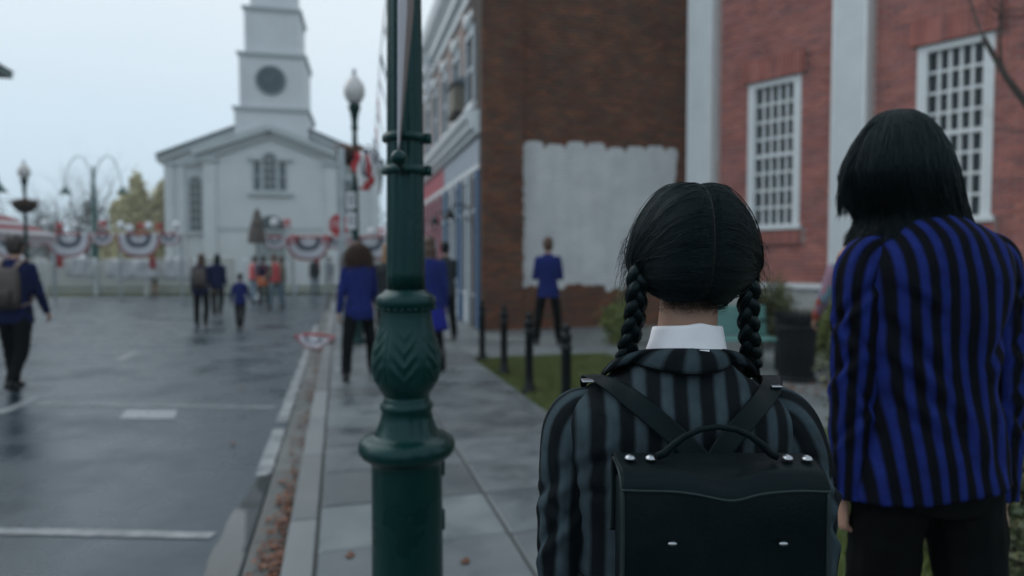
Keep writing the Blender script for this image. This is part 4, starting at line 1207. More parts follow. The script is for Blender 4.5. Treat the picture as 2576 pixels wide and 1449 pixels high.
MB().lathe([(.19,.0),(.215,.0),(.215,.05),(.19,.05)], 32).build('foot_ring', M['blackiron'], t, True)
MB().lathe([(.20,.60),(.226,.60),(.228,.64),(.203,.64)], 32).build('hoop', M['blackiron'], t, True)
MB().lathe([(.175,.03),(.18,.74),(.185,.76),(.17,.75),(.16,.05)], 32).build('liner', mat('bin_liner', (.016,.02,.023), .6), t, True)

# ------------------------------------------------------------------ fence, rail and bunting across the street end
FY = 29.3; FA = R(4)
def fpt(x): p = at(x, 660, FY); return p
fx0, fx1 = fpt(118).x, fpt(1010).x
def fence(label, a, b, npan, group):
    a, b = Vector(a), Vector(b); d = b-a; L_ = d.length; rz = math.atan2(d.y, d.x)
    t = thing('rail_fence', label, 'fence', (a.x,a.y,-.1), rz, group)
    pw = L_/npan
    sm = [MB().cbox(0, pw-.002, -.012, .012, 0, .095, .004).mesh('rail', M['white_wood'])]
    pm = MB().cbox(-.065,.065,-.065,.065,0,1.60,.012).mesh('post', M['white_wood'])
    cm = MB().loft([[(-.085,-.085,1.602),(.085,-.085,1.602),(.085,.085,1.602),(-.085,.085,1.602)],[(-.02,-.02,1.67),(.02,-.02,1.67),(.02,.02,1.67),(-.02,.02,1.67)]]).mesh('post_cap', M['white_wood'])
    for i in range(npan+1):
        q = link('post', pm, t, loc=(i*pw,0,0)); link('post_cap', cm, q)
    for i in range(npan):
        for z in (.16,.40,.64,.88,1.12,1.36): link('rail', sm[0], t, loc=(i*pw, -.08, z))
fence('long white rail fence closing the end of the street under the bunting', (fpt(118).x, FY-.2, 0), (fpt(845).x, FY+1.0, 0), 6, 'white rail fences')
pp = gnd(130, 772, ROAD_Z)
fence('white rail fence running back along the far side of the street', (pp.x-4.2, pp.y-3.4, 0), (fpt(116).x-.1, FY-.35, 0), 4, 'white rail fences')
# long low wall behind
MB().cbox(-30, fpt(470).x, 34.0, 34.5, -.15, 1.55, .03).build('low_wall', mat('pale_stone_wall', (.33,.34,.32), .8, var=.15), label='long low pale wall far behind the white fence', cat='wall')

fan_m = bpy.data.materials.new('bunting_cloth'); fan_m.use_nodes = True
N, L = fan_m.node_tree.nodes, fan_m.node_tree.links
tc = N.new('ShaderNodeTexCoord'); sp = N.new('ShaderNodeSeparateXYZ'); L.new(tc.outputs['UV'], sp.inputs[0])
rp = N.new('ShaderNodeValToRGB'); rp.color_ramp.interpolation = 'CONSTANT'; E = rp.color_ramp.elements
E[0].color = (.55,.57,.62,1); E[1].position = .40; E[1].color = (.012,.032,.065,1)
for ps, c in ((.58,(.55,.57,.62,1)),(.90,(.30,.03,.045,1))): e = E.new(ps); e.color = c
L.new(sp.outputs['X'], rp.inputs[0]); L.new(rp.outputs[0], N['Principled BSDF'].inputs['Base Color']); N['Principled BSDF'].inputs['Roughness'].default_value = .75
def fan_mesh(w, h, pl=18):
    n, m_ = pl*4, 10; rings, uvs = [], []
    for j in range(m_+1):
        f = .12 + .88*j/m_; row, u = [], []
        for i in range(n+1):
            a = math.pi + math.pi*i/n; pleat = math.sin(pl*2*math.pi*i/n)*.035*f
            ca, sa = math.cos(a), math.sin(a)
            sq = (abs(ca)**2.6+abs(sa)**2.6)**(-1/2.6)
            row.append((w/2*f*ca*sq, pleat, h*f*sa*sq)); u.append((f, i/n))
        rings.append(row); uvs.append(u+[u[-1]])
    mb = MB(); mb.loft(rings, closed=False, uvs=uvs); return mb.mesh('pleats', fan_m, True)
fan_big, fan_small = fan_mesh(1.78, .98), fan_mesh(.94, .50, 12)
hb_big = MB().cbox(-.5,.5,-.05,.03,-.035,.035,.01).mesh('header_band', M['red']); hb_small = MB().cbox(-.3,.3,-.05,.03,-.03,.03,.01).mesh('header_band', M['red'])
def bfan(x, big, label, y=590, Y=27.0):
    q = at(x, y, Y); t = thing('bunting_fan', label, 'bunting', tuple(q), R(random.uniform(-6,6)), 'pleated bunting fans along the rail')
    o = link('pleats', fan_big if big else fan_small, t); sd_ = o.modifiers.new('t','SOLIDIFY'); sd_.thickness = .006
    link('header_band', hb_big if big else hb_small, t, loc=(0,-.02,0))
for x, big, lab in ((172,1,'large red white and navy bunting fan above the white banner nearest the backpacker'),(348,1,'large red white and navy bunting fan below the yellow trees'),(258,0,'small bunting fan between the two large fans'),(425,0,'small bunting fan at the corner of the church'),(92,0,'small bunting fan just beside the head of the backpacker'),(24,1,'large bunting fan partly behind the backpacker by the tent'),(775,1,'large red white and navy bunting fan in front of the church near the stop sign'),(692,0,'small bunting fan in front of the church door'),(846,0,'small bunting fan half behind the sign post'),(932,1,'bunting fan between the acorn-globe lamp and the near lamp post')):
    bfan(x, big, lab, 596 if x > 600 else 588)
t = thing('bunting_rail', 'thin green rail on posts that carries the bunting fans', 'rail', (0,0,0))
qa, qb = at(-60,588,27.05), at(455,588,27.05); qc, qd = at(640,596,27.05), at(985,596,27.05)
MB().tube([qa,qb], .03, 8).build('top_rail', M['galv'], t); MB().tube([qc,qd], .03, 8).build('top_rail', M['galv'], t)
for x, yy in ((-60,588),(130,588),(300,588),(455,588),(652,596),(735,596),(818,596),(985,596)):
    q = at(x, yy, 27.1); MB().cbox(q.x-.04,q.x+.04,q.y-.01,q.y+.07,-.1,q.z-.035,.008).build('rail_post', M['galv'], t)
# rosettes and bows along the rail
ros = MB()
for ring, (rr, nn) in enumerate(((.07,8),(.13,13),(.17,18))):
    for k_ in range(nn):
        a = 2*math.pi*(k_+.5*ring)/nn; ros.ell((rr*math.cos(a), -.10+.05*ring, rr*math.sin(a)), (.06,.04,.06), 8, 6)
ros_w = ros.mesh('rosette', M['white_cloth'], True)
bow = MB()
for s in (-1,1):
    bow.ell((s*.12,0,.02), (.12,.06,.09), 12, 8); bow.loft([[(s*.02,-.03,0),(s*.10,-.03,0),(s*.10,.0,0),(s*.02,.0,0)],[(s*.12,-.04,-.42),(s*.26,-.04,-.38),(s*.26,-.01,-.38),(s*.12,-.01,-.42)]])
bow.ell((0,-.04,0), (.06,.06,.06), 10, 6); bow_r = bow.mesh('bow', M['red'], True)
for x, y, kind, lab in ((186,567,'w','white paper rosette above the fan nearest the backpacker'),(303,566,'w','white paper rosette beside the double-armed lamp pole'),(374,568,'w','white paper rosette above the fan below the yellow trees'),(325,575,'w','white paper rosette just past the double-armed lamp'),(444,566,'w','white paper rosette at the corner of the church'),(112,562,'w','white paper rosette close to the lamp with a basket'),(690,560,'w','white paper rosette in front of the church fanlight'),(935,583,'w','white paper rosette beside the near lamp post'),(150,566,'r','red ribbon bow between the two rosettes over the first large fan'),(258,560,'r','red ribbon bow hanging beside the double-armed lamp pole'),(400,567,'r','red ribbon bow past the yellow trees'),(355,566,'r','red ribbon bow in front of the yellow trees'),(738,596,'r','red ribbon bow between church fans'),(820,596,'r','red ribbon bow just before the stop sign'),(960,578,'r','red ribbon bow against the near lamp post'),(722,556,'r','red ribbon bow to one side of the church door')):
    q = at(x, y, 26.8); o = link('paper_rosette' if kind == 'w' else 'ribbon_bow', ros_w if kind == 'w' else bow_r, None, lab, 'rosette' if kind == 'w' else 'bow', 'white rosettes on the rail' if kind == 'w' else 'red bows on the rail', None, q, (0,0,random.uniform(-.2,.2))); o.scale = (.78,)*3 if kind == 'w' else (.72,)*3
# white sheets and red cloths hung on the fence
sheet_m = mat('weathered_sheet', (.46,.49,.51), .8, var=.12, scale=1.6, col2=(.62,.64,.66))
def hung(x0, x1, y0, y1, Y, m, label, name, cat, group):
    a, b = at(x0,y0,Y), at(x1,y1,Y); n, k_ = 14, 6; rings = []
    for j in range(k_+1):
        rings.append([(a.x+(b.x-a.x)*i/n, Y+.04*math.sin(i*1.3)+.03*math.sin(j*1.1+i), a.z+(b.z-a.z)*j/k_+.03*math.sin(i*.9)*(1 if j in (0,k_) else .3)) for i in range(n+1)])
    mb = MB(); mb.loft(rings, closed=False); o = mb.build(name, m, None, True, label=label, cat=cat, group=group)
    s_ = o.modifiers.new('t','SOLIDIFY'); s_.thickness = .01
FH = FY-.45
hung(166,236,647,697,FH,sheet_m,'white sheet banner on the fence closest to the backpacker','cloth_banner','banner','white banners on the fence')
hung(266,402,652,700,FH+.05,sheet_m,'widest white sheet banner in the middle of the fence','cloth_banner','banner','white banners on the fence')
hung(410,474,648,702,FH+.1,sheet_m,'white sheet banner on the fence beside the student pair','cloth_banner','banner','white banners on the fence')
hung(141,160,645,672,FH-.05,M['red'],'red cloth tied at the end of the first white banner','red_cloth','cloth','red cloths on the fence')
hung(376,392,646,675,FH-.1,M['red'],'red cloth tied beside the person in shorts','red_cloth','cloth','red cloths on the fence')
hung(788,804,645,676,FH+.2,M['red'],'red cloth tied beside the dark figure before the church','red_cloth','cloth','red cloths on the fence')
# bucket at the fence foot
q = gnd(742, 738, ROAD_Z); t = thing('bucket', 'pale blue bucket at the foot of the fence before the church', 'bucket', tuple(q), 0)
MB().lathe([(.13,0),(.17,.34),(.18,.35),(.16,.34),(.12,.02)], 18).build('pail', mat('pale_blue_plastic', (.30,.45,.60), .5), t, True)
MB().tube([(.17*math.cos(a),0,.34+.14*math.sin(a)) for a in [math.pi*i/8 for i in range(9)]], .008, 6).build('handle', M['galv'], t)

# closed patio umbrella
q = at(648, 660, 25.0); t = thing('patio_umbrella', 'closed taupe patio umbrella in front of the church', 'umbrella', (q.x,q.y,-.05), 0)
zt, zb = at(648,524,25).z+.05, at(648,612,25).z+.05
def fold(a, z, r): return 1+.16*math.sin(8*a)+.05*math.sin(3*a+z*4)
MB().lathe([(.29,zb),(.30,zb+.06),(.27,zb+.3),(.22,zb+.6),(.19,zb+.75),(.15,zt-.42),(.11,zt-.2),(.04,zt-.02),(.02,zt)], 64, fn=fold).build('canopy', M['canvas_tan'], t, True)
MB().tube([(0,0,0),(0,0,zb+.2)], .025, 10).build('pole', M['bark'], t, True)
MB().lathe([(.21,zb+.70),(.235,zb+.72),(.235,zb+.78),(.20,zb+.80)], 24).build('tie', M['canvas_tan'], t, True)
MB().lathe([(.3,0),(.3,.06),(.06,.1),(.05,.25)], 20).build('base', M['galv'], t, True)

# striped tent at the far side of the street
stripe_tent = stripe_mat('striped_awning', (.27,.05,.06), (.45,.46,.48), .5, .5, False, .8)
q = at(-20, 660, 21.0); t = thing('market_tent', 'red and white striped market tent behind the backpacker', 'tent', (q.x,q.y,-.1), 0)
zr, ze = at(0,515,21).z+.1, at(0,588,21).z+.1
MB().loft([[(-2.2,-1.2,ze),(1.0,-1.2,ze),(1.0,1.6,ze),(-2.2,1.6,ze)],[(-.7,.1,zr),(-.5,.1,zr),(-.5,.3,zr),(-.7,.3,zr)]]).build('roof', stripe_tent, t)
MB().box(-2.2,1.0,-1.215,-1.201,ze-.28,ze).box(1.001,1.015,-1.2,1.6,ze-.28,ze).build('valance', stripe_tent, t)
for x in (-2.15,.95):
    for y in (-1.15,1.55): MB().tube([(x,y,0),(x,y,ze)], .025, 8).build('pole', M['galv'], t)
# house whose eave just shows
q = at(32, 182, 16.0); t = thing('corner_house', 'pale house whose dark green eave just enters the picture', 'house', (q.x,q.y,-.1), SA)
ez = q.z+.1
MB().box(-8,-.62,-10,-.6,0,ez-.16).build('wall', M['church_white'], t)
MB().loft([[(-9,-10.6,ez-.16),(0,-10.6,ez-.16),(0,0,ez-.16),(-9,0,ez-.16)],[(-9,-10.6,ez),(0,-10.6,ez),(0,0,ez),(-9,0,ez)]]).build('eave', M['green_far'], t)
MB().loft([[(-9.05,-10.65,ez+.001),(.05,-10.65,ez+.001),(.05,.05,ez+.001),(-9.05,.05,ez+.001)],[(-6,-6.4,ez+2.0),(-3.2,-6.4,ez+2.0),(-3.2,-4,ez+2.0),(-6,-4,ez+2.0)]]).build('roof', mat('grey_shingle', (.20,.22,.225), .7), t)

# ------------------------------------------------------------------ pennant string, swag and fallen bunting
t = thing('pennant_string', 'string of red white and navy pennants slanting down to the acorn-globe lamp', 'bunting', (0,0,0))
pts = [at(985,-90,4.2), at(967,40,5.4), at(957,140,6.6), at(950,250,8.0), at(944,340,9.4), at(932,388,10.4), at(905,392,11.0)]
cur = []
for i in range(len(pts)-1):
    for k_ in range(6): cur.append(pts[i].lerp(pts[i+1], k_/6))
cur.append(pts[-1])
MB().tube(cur, .006, 5).build('cord', M['white_cloth'], t)
cyc = ['white_cloth','navy','white_cloth','red','white_cloth','red','navy','white_cloth','navy','red','white_cloth']
for i, f in enumerate([1.2,2.0,2.5,2.95,3.35,3.75,4.15,4.5,4.85,5.3,5.7]):
    k_ = int(f); p = pts[k_].lerp(pts[k_+1], f-k_); d = (pts[k_+1]-pts[k_]).normalized(); h = Vector((d.x,d.y,0)).normalized()
    sw = Vector((h.y,-h.x,0))*random.uniform(.02,.09)
    a, b, c = p-d*.11, p+d*.11, p+Vector((0,0,-.30))+sw; off = Vector((h.y,-h.x,0))*.004
    MB().loft([[a-off,b-off,c-off],[a+off,b+off,c+off]]).build('pennant', M[cyc[i]], t)
t = thing('bunting_swag', 'crumpled red white and navy cloth tied to the acorn-globe lamp post', 'bunting', tuple(at(912,380,fl.y-.2)), 0)
for i, (m, x, z, ln, w) in enumerate((('red',-.10,-.02,.34,.07),('white_cloth',-.02,0,.62,.06),('navy',.05,.03,.45,.06),('red',.12,-.18,.40,.06),('white_cloth',.17,-.05,.44,.06),('navy',.21,.05,.30,.05),('red',.05,-.50,.14,.09),('white_cloth',.0,-.42,.2,.05))):
    rings = []
    for j in range(9):
        f = j/8; zz = z-ln*f; wv = .03*math.sin(f*7+i)
        rings.append([(x-w+wv,-.02+.02*math.sin(5*f+i),zz),(x+wv*1.2,-.05-.02*math.sin(4*f),zz-.015),(x+w+wv,-.015,zz),(x+wv,.01,zz)])
    MB().loft(rings).build('cloth_strip', M[m], t, True)
g = gnd(790, 878, ROAD_Z)
t = thing('fallen_bunting', 'crumpled bunting fan lying against the kerb on the wet road', 'bunting', (g.x,g.y,.0), SA)
o = link('pleats', fan_mesh(.52,.28,10), t, loc=(-.02,0,.10)); o.rotation_euler = (R(-55), R(14), R(10)); s_ = o.modifiers.new('t','SOLIDIFY'); s_.thickness = .005
o = link('pleats', fan_mesh(.4,.22,10), t, loc=(.14,.06,.02)); o.rotation_euler = (R(-80), R(160), R(40)); s_ = o.modifiers.new('t','SOLIDIFY'); s_.thickness = .005
MB().tube([(-.32,0,.12),(-.1,.03,.15),(.12,.02,.14),(.30,.0,.10)], .022, 8).build('header_band', M['red'], t, True)
t2 = thing('hanging_sign', 'narrow white sign hung out from the shop front beside the near lamp post', 'sign', tuple(S(2.55,19.3)), SA)
MB().cbox(-.06,.10,-.03,.03,6.1,7.5,.01).build('sign_board', M['white_trim'], t2)
MB().tube([(-.2,0,7.55),(.24,0,7.55)], .02, 8).build('bracket', M['blackiron'], t2)

def strand_mesh(P, r, taper=.7, sides=3):
    """P (N,K,3) strand paths; thin three-sided tubes"""
    N_, K = P.shape[:2]; T = np.gradient(P, axis=1); T /= np.linalg.norm(T,axis=2,keepdims=True)+1e-9
    ref = rng.normal(size=(N_,1,3)); A = np.cross(T, ref); A /= np.linalg.norm(A,axis=2,keepdims=True)+1e-9; B = np.cross(T, A)
    rr = (np.asarray(r).reshape(-1,1)*np.ones((N_,1)))*(1-taper*np.linspace(0,1,K)**2)[None,:]
    V = np.stack([P + (A*math.cos(q)+B*math.sin(q))*rr[:,:,None] for q in [2*math.pi*i/sides for i in range(sides)]], 2)   # N,K,3s,3
    idx = np.arange(N_*K*sides).reshape(N_,K,sides); f = []
    for s in range(sides):
        s2 = (s+1) % sides; f.append(np.stack([idx[:,:-1,s], idx[:,:-1,s2], idx[:,1:,s2], idx[:,1:,s]], -1).reshape(-1,4))
    return V.reshape(-1,3), np.concatenate(f)

# ------------------------------------------------------------------ people
def rotx(p, c, a):
    y, z = p.y-c.y, p.z-c.z
    return Vector((p.x, c.y+y*math.cos(a)-z*math.sin(a), c.z+y*math.sin(a)+z*math.cos(a)))

def hand_mb(side, curl=25, scale=1.0, nseg=6):
    """hand hanging from the wrist at the origin along -z; palm faces the body, thumb forward (+y)"""
    mb = MB(); s = -side                      # palm normal points to the body
    rings = []
    for z, w, th, yo in ((.012,.020,.017,0),(-.008,.021,.016,0),(-.03,.030,.0155,.001),(-.06,.037,.015,.002),(-.082,.038,.0135,.001),(-.092,.034,.010,0)):
        rings.append([(th*math.cos(a), yo+w*math.sin(a), z) for a in [2*math.pi*k/12 for k in range(12)]])
    mb.loft(rings)
    for y0, ln, r, cu in ((.028,.070,.0083,.8),(.0095,.078,.0086,1.0),(-.009,.072,.0082,1.1),(-.027,.057,.0072,1.25)):
        p = Vector((0, y0, -.078)); a = R(curl*cu*.6); pts = [p.copy()]
        for q, f in enumerate((.18,.45,.30,.25)):
            pts.append(pts[-1] + Vector((s*math.sin(a), y0*.12*f, -math.cos(a)))*ln*f); a += R(curl*cu)*(1 if q else .6)
        mb.tube(pts, [r*1.02,r*1.06,r,r*.92,r*.72], nseg)
        mb.ell(pts[-1], (r*.74,)*3, nseg, 4)
    pts = [Vector((s*.004,.016,-.018)), Vector((s*.012,.034,-.042)), Vector((s*.020,.043,-.066)), Vector((s*.027,.042,-.088))]
    mb.tube(pts, [.0115,.0105,.0088,.0066], nseg); mb.ell(pts[-1], (.0066,)*3, nseg, 4)
    mb.v = [tuple(c*scale for c in p) for p in mb.v]
    return mb

DEF = dict(lean=3, lh=0, lk=0, rh=0, rk=0, la=0, le=10, lb=5, ra=0, re=10, rb=5, lr=0, rr=0, leg_ab=2,
           arm_k=1.0, sh_z=1.385, sh_w=.158, hip_w=.088, head_off=(0,0,0), head_k=1.0, neck=None, wide=1.0)
def skeleton(H, pose):
    P = dict(DEF); P.update(pose); k = H/1.75; J = {}; c0 = Vector((0,0,.93)); ln = -R(P['lean'])
    def up(x,y,z): return rotx(Vector((x,y,z)), c0, ln)
    for sd, n in ((-1,'l'),(1,'r')):
        h = Vector((sd*P['hip_w'],0,.90)); J[n+'hip'] = h
        a = R(P[n+'h']); ab = R(P['leg_ab'])
        d = Vector((sd*math.sin(ab), math.sin(a), -math.cos(a))).normalized(); J[n+'knee'] = h+d*.42
        a2 = R(P[n+'h']-P[n+'k']); d2 = Vector((sd*math.sin(ab)*.5, math.sin(a2), -math.cos(a2))).normalized(); J[n+'ank'] = J[n+'knee']+d2*.40
        J[n+'foot_a'] = a2
        s = up(sd*P['sh_w'],0,P['sh_z']); J[n+'sh'] = s
        a = R(P[n+'a']); ab = R(P[n+'b'])
        d = Vector((sd*math.sin(ab), math.sin(a)*math.cos(ab), -math.cos(a)*math.cos(ab))).normalized(); J[n+'elb'] = s+d*.285*P['arm_k']
        a2 = R(P[n+'a']+P[n+'e']); ab2 = R(P[n+'b']-P[n+'r'] - P[n+'b']*.5)
        d2 = Vector((sd*math.sin(ab2), math.sin(a2)*math.cos(ab2), -math.cos(a2)*math.cos(ab2))).normalized(); J[n+'wri'] = J[n+'elb']+d2*.245*P['arm_k']; J[n+'fd'] = d2
    J['up'] = up; ho = Vector(P['head_off'])
    J['neck0'] = up(0,0,1.42); J['neck1'] = up(0,.02,1.56)+ho*.8; J['head'] = up(0,.03,1.635)+ho
    low = min(J['lank'].z, J['rank'].z); dz = .085-low
    sh_ = Vector((0,0,dz))
    for q in list(J):
        if isinstance(J[q], Vector) and q not in ('lfd','rfd'): J[q] = (J[q]+sh_)*k
    J['k'] = k; J['dz'] = dz; J['P'] = P
    return J
def torso(mb, J, tab, n=28, grow=0):
    k, dz, rings = J['k'], J['dz'], []
    for z, a, b, yo in tab:
        row = []
        for i in range(n):
            t = 2*math.pi*i/n; c, s = math.cos(t), math.sin(t)
            e = 2/2.3; x = (a+grow)*math.copysign(abs(c)**e, c); y = (b+grow)*math.copysign(abs(s)**e, s)+yo
            p = J['up'](x*J['P']['wide'], y, z) if z > .80 else Vector((x*J['P']['wide'],y,z)); row.append((p+Vector((0,0,dz)))*k)
        rings.append(row)
    mb.loft(rings)
BODY_T = [(.84,.145,.10,0),(.92,.160,.108,0),(1.0,.145,.10,0),(1.07,.132,.094,0),(1.15,.14,.100,0),(1.25,.152,.108,0),(1.34,.15,.10,0),(1.40,.125,.085,0),(1.44,.085,.068,0),(1.47,.06,.058,.004)]
JACK_T = [(.78,.185,.125,0),(.86,.180,.128,0),(.95,.168,.120,0),(1.05,.152,.112,0),(1.15,.162,.118,0),(1.27,.176,.126,0),(1.36,.178,.118,0),(1.41,.155,.102,0),(1.44,.115,.085,0),(1.465,.082,.072,0),(1.485,.066,.064,.003)]
def body_mesh(J, voxel, fine=False):
    k = J['k']; mb = MB(); torso(mb, J, BODY_T)
    hk = J['P']['head_k']*k; hd = J['head']
    nk = J['P']['neck'] or (J['neck0'], J['neck1']); mb.capsule(nk[0], nk[1], .056*k, .050*k, 16)
    mb.ell(hd, (.074*hk,.094*hk,.112*hk), 24, 16); mb.ell(hd+Vector((0,.030,-.058))*hk, (.056*hk,.062*hk,.056*hk), 18, 12)
    mb.ell(hd+Vector((0,.100,-.012))*hk, (.012*hk,.018*hk,.024*hk), 10, 8); mb.ell(hd+Vector((0,.088,-.058))*hk, (.024*hk,.010*hk,.008*hk), 10, 6)
    for s in (-1,1): mb.ell(hd+Vector((s*.076,-.006,-.018))*hk, (.010*hk,.020*hk,.030*hk), 10, 8); mb.ell(hd+Vector((s*.03,.086,.022))*hk, (.022*hk,.010*hk,.008*hk), 10, 6)
    for n, sd in (('l',-1),('r',1)):
        mb.capsule(J[n+'sh'], J[n+'elb'], .047*k, .038*k); mb.capsule(J[n+'elb'], J[n+'wri'], .038*k, .026*k)
        mb.capsule(J[n+'hip'], J[n+'knee'], .082*k, .054*k); mb.capsule(J[n+'knee'], J[n+'ank'], .056*k, .038*k)
        f = foot_dir(J, n); mb.capsule(J[n+'ank']-Vector((0,0,.03*k)), J[n+'ank']+f[0]*.12*k+f[1]*(-.05*k), .034*k, .026*k, 10)
    hands = MB()
    for n, sd in (('l',-1),('r',1)):
        h = hand_mb(sd, J['P'].get('curl', 24), k*1.0)
        d = J[n+'fd']; z = -d; yv = Vector((0,1,0)) - z*z.y
        if yv.length < .3: yv = Vector((0,0,1)) - z*z.z
        yv.normalize(); xv = yv.cross(z)
        m = Matrix((xv, yv, z)).transposed().to_4x4(); m.translation = J[n+'wri']
        h.xf(m); (mb if fine else hands).add(h.v, h.f)
    return remesh(mb, voxel, 3 if fine else 4, hands, 'person_body')
def foot_dir(J, n):
    a = J[n+'foot_a']; pitch = 0 if a > -.35 else (a+.2)
    lift = J[n+'ank'].z/J['k'] > .16
    pitch = (a if lift else max(a*.4, -.5)) if a < 0 else 0
    f = Vector((0, math.cos(pitch), math.sin(pitch))); u = Vector((0,-math.sin(pitch), math.cos(pitch)))
    return f, u
def shoe(J, n, parent, m, boot=0):
    k = J['k']; f, u = foot_dir(J, n); s = Vector((1,0,0)); A = J[n+'ank']; mb = MB(); rings = []
    for y, w, h0, h1 in ((-.075,.018,-.078,-.02),(-.068,.030,-.084,.0),(-.03,.036,-.085,.012),(.03,.038,-.085,-.002),(.08,.044,-.085,-.028),(.125,.043,-.085,-.04),(.16,.032,-.083,-.05),(.178,.014,-.078,-.06)):
        row = []
        for q in range(12):
            t = 2*math.pi*q/12; row.append(A + (f*y + s*w*math.cos(t) + u*((h0+h1)/2+(h1-h0)/2*max(-.9,math.sin(t))))*k)
        rings.append(row)
    mb.loft(rings)
    up_ = (J[n+'knee']-A).normalized(); mb.capsule(A-up_*.03*k, A+up_*(.03+boot)*k, .045*k, .05*k, 12)
    mb.build('shoe', m, parent, True)
def ruffle(me, octaves, k=1.0):
    """push the surface in and out along its normals"""
    n = len(me.vertices); co = np.zeros(n*3, np.float32); me.vertices.foreach_get('co', co); co = co.reshape(-1,3)
    nm = np.zeros(n*3, np.float32); me.vertices.foreach_get('normal', nm); nm = nm.reshape(-1,3)
    d = np.array([sum(a*mnoise.noise((p[0]*f, p[1]*f, p[2]*f)) for f, a in octaves) for p in co.tolist()], np.float32)*k
    co += nm*d[:,None]; me.vertices.foreach_set('co', co.ravel()); me.update()
def hair_mesh(J, style, voxel):
    k = J['k']*J['P']['head_k']; h = J['head']; mb = MB(); V = lambda x,y,z: h+Vector((x,y,z))*k
    mb.ell(V(0,-.014,.022), (.084*k,.098*k,.108*k), 20, 14)
    if style == 'short': mb.ell(V(0,-.030,-.03), (.078*k,.078*k,.085*k))
    elif style == 'bun': mb.ell(V(0,-.03,-.02), (.078*k,.08*k,.09*k)); mb.ell(V(0,-.12,.0), (.04*k,.04*k,.04*k))
    elif style == 'bob':
        mb.ell(V(0,-.03,-.06), (.095*k,.09*k,.12*k)); mb.ell(V(0,-.045,-.13), (.10*k,.07*k,.07*k))
    elif style == 'long':
        mb.ell(V(0,-.035,-.08), (.095*k,.085*k,.15*k)); mb.ell(V(0,-.06,-.20), (.105*k,.06*k,.15*k)); mb.ell(V(.01,-.07,-.30), (.085*k,.05*k,.11*k))
    elif style == 'flying':
        mb.ell(V(0,-.04,-.03), (.092*k,.085*k,.10*k)); mb.ell(V(0,-.06,-.10), (.07*k,.05*k,.08*k))
    me = remesh(mb, voxel, 2, None, 'hair')
    ruffle(me, ((26,.008),(60,.004)), 2 if style == 'flying' else 1)
    return me
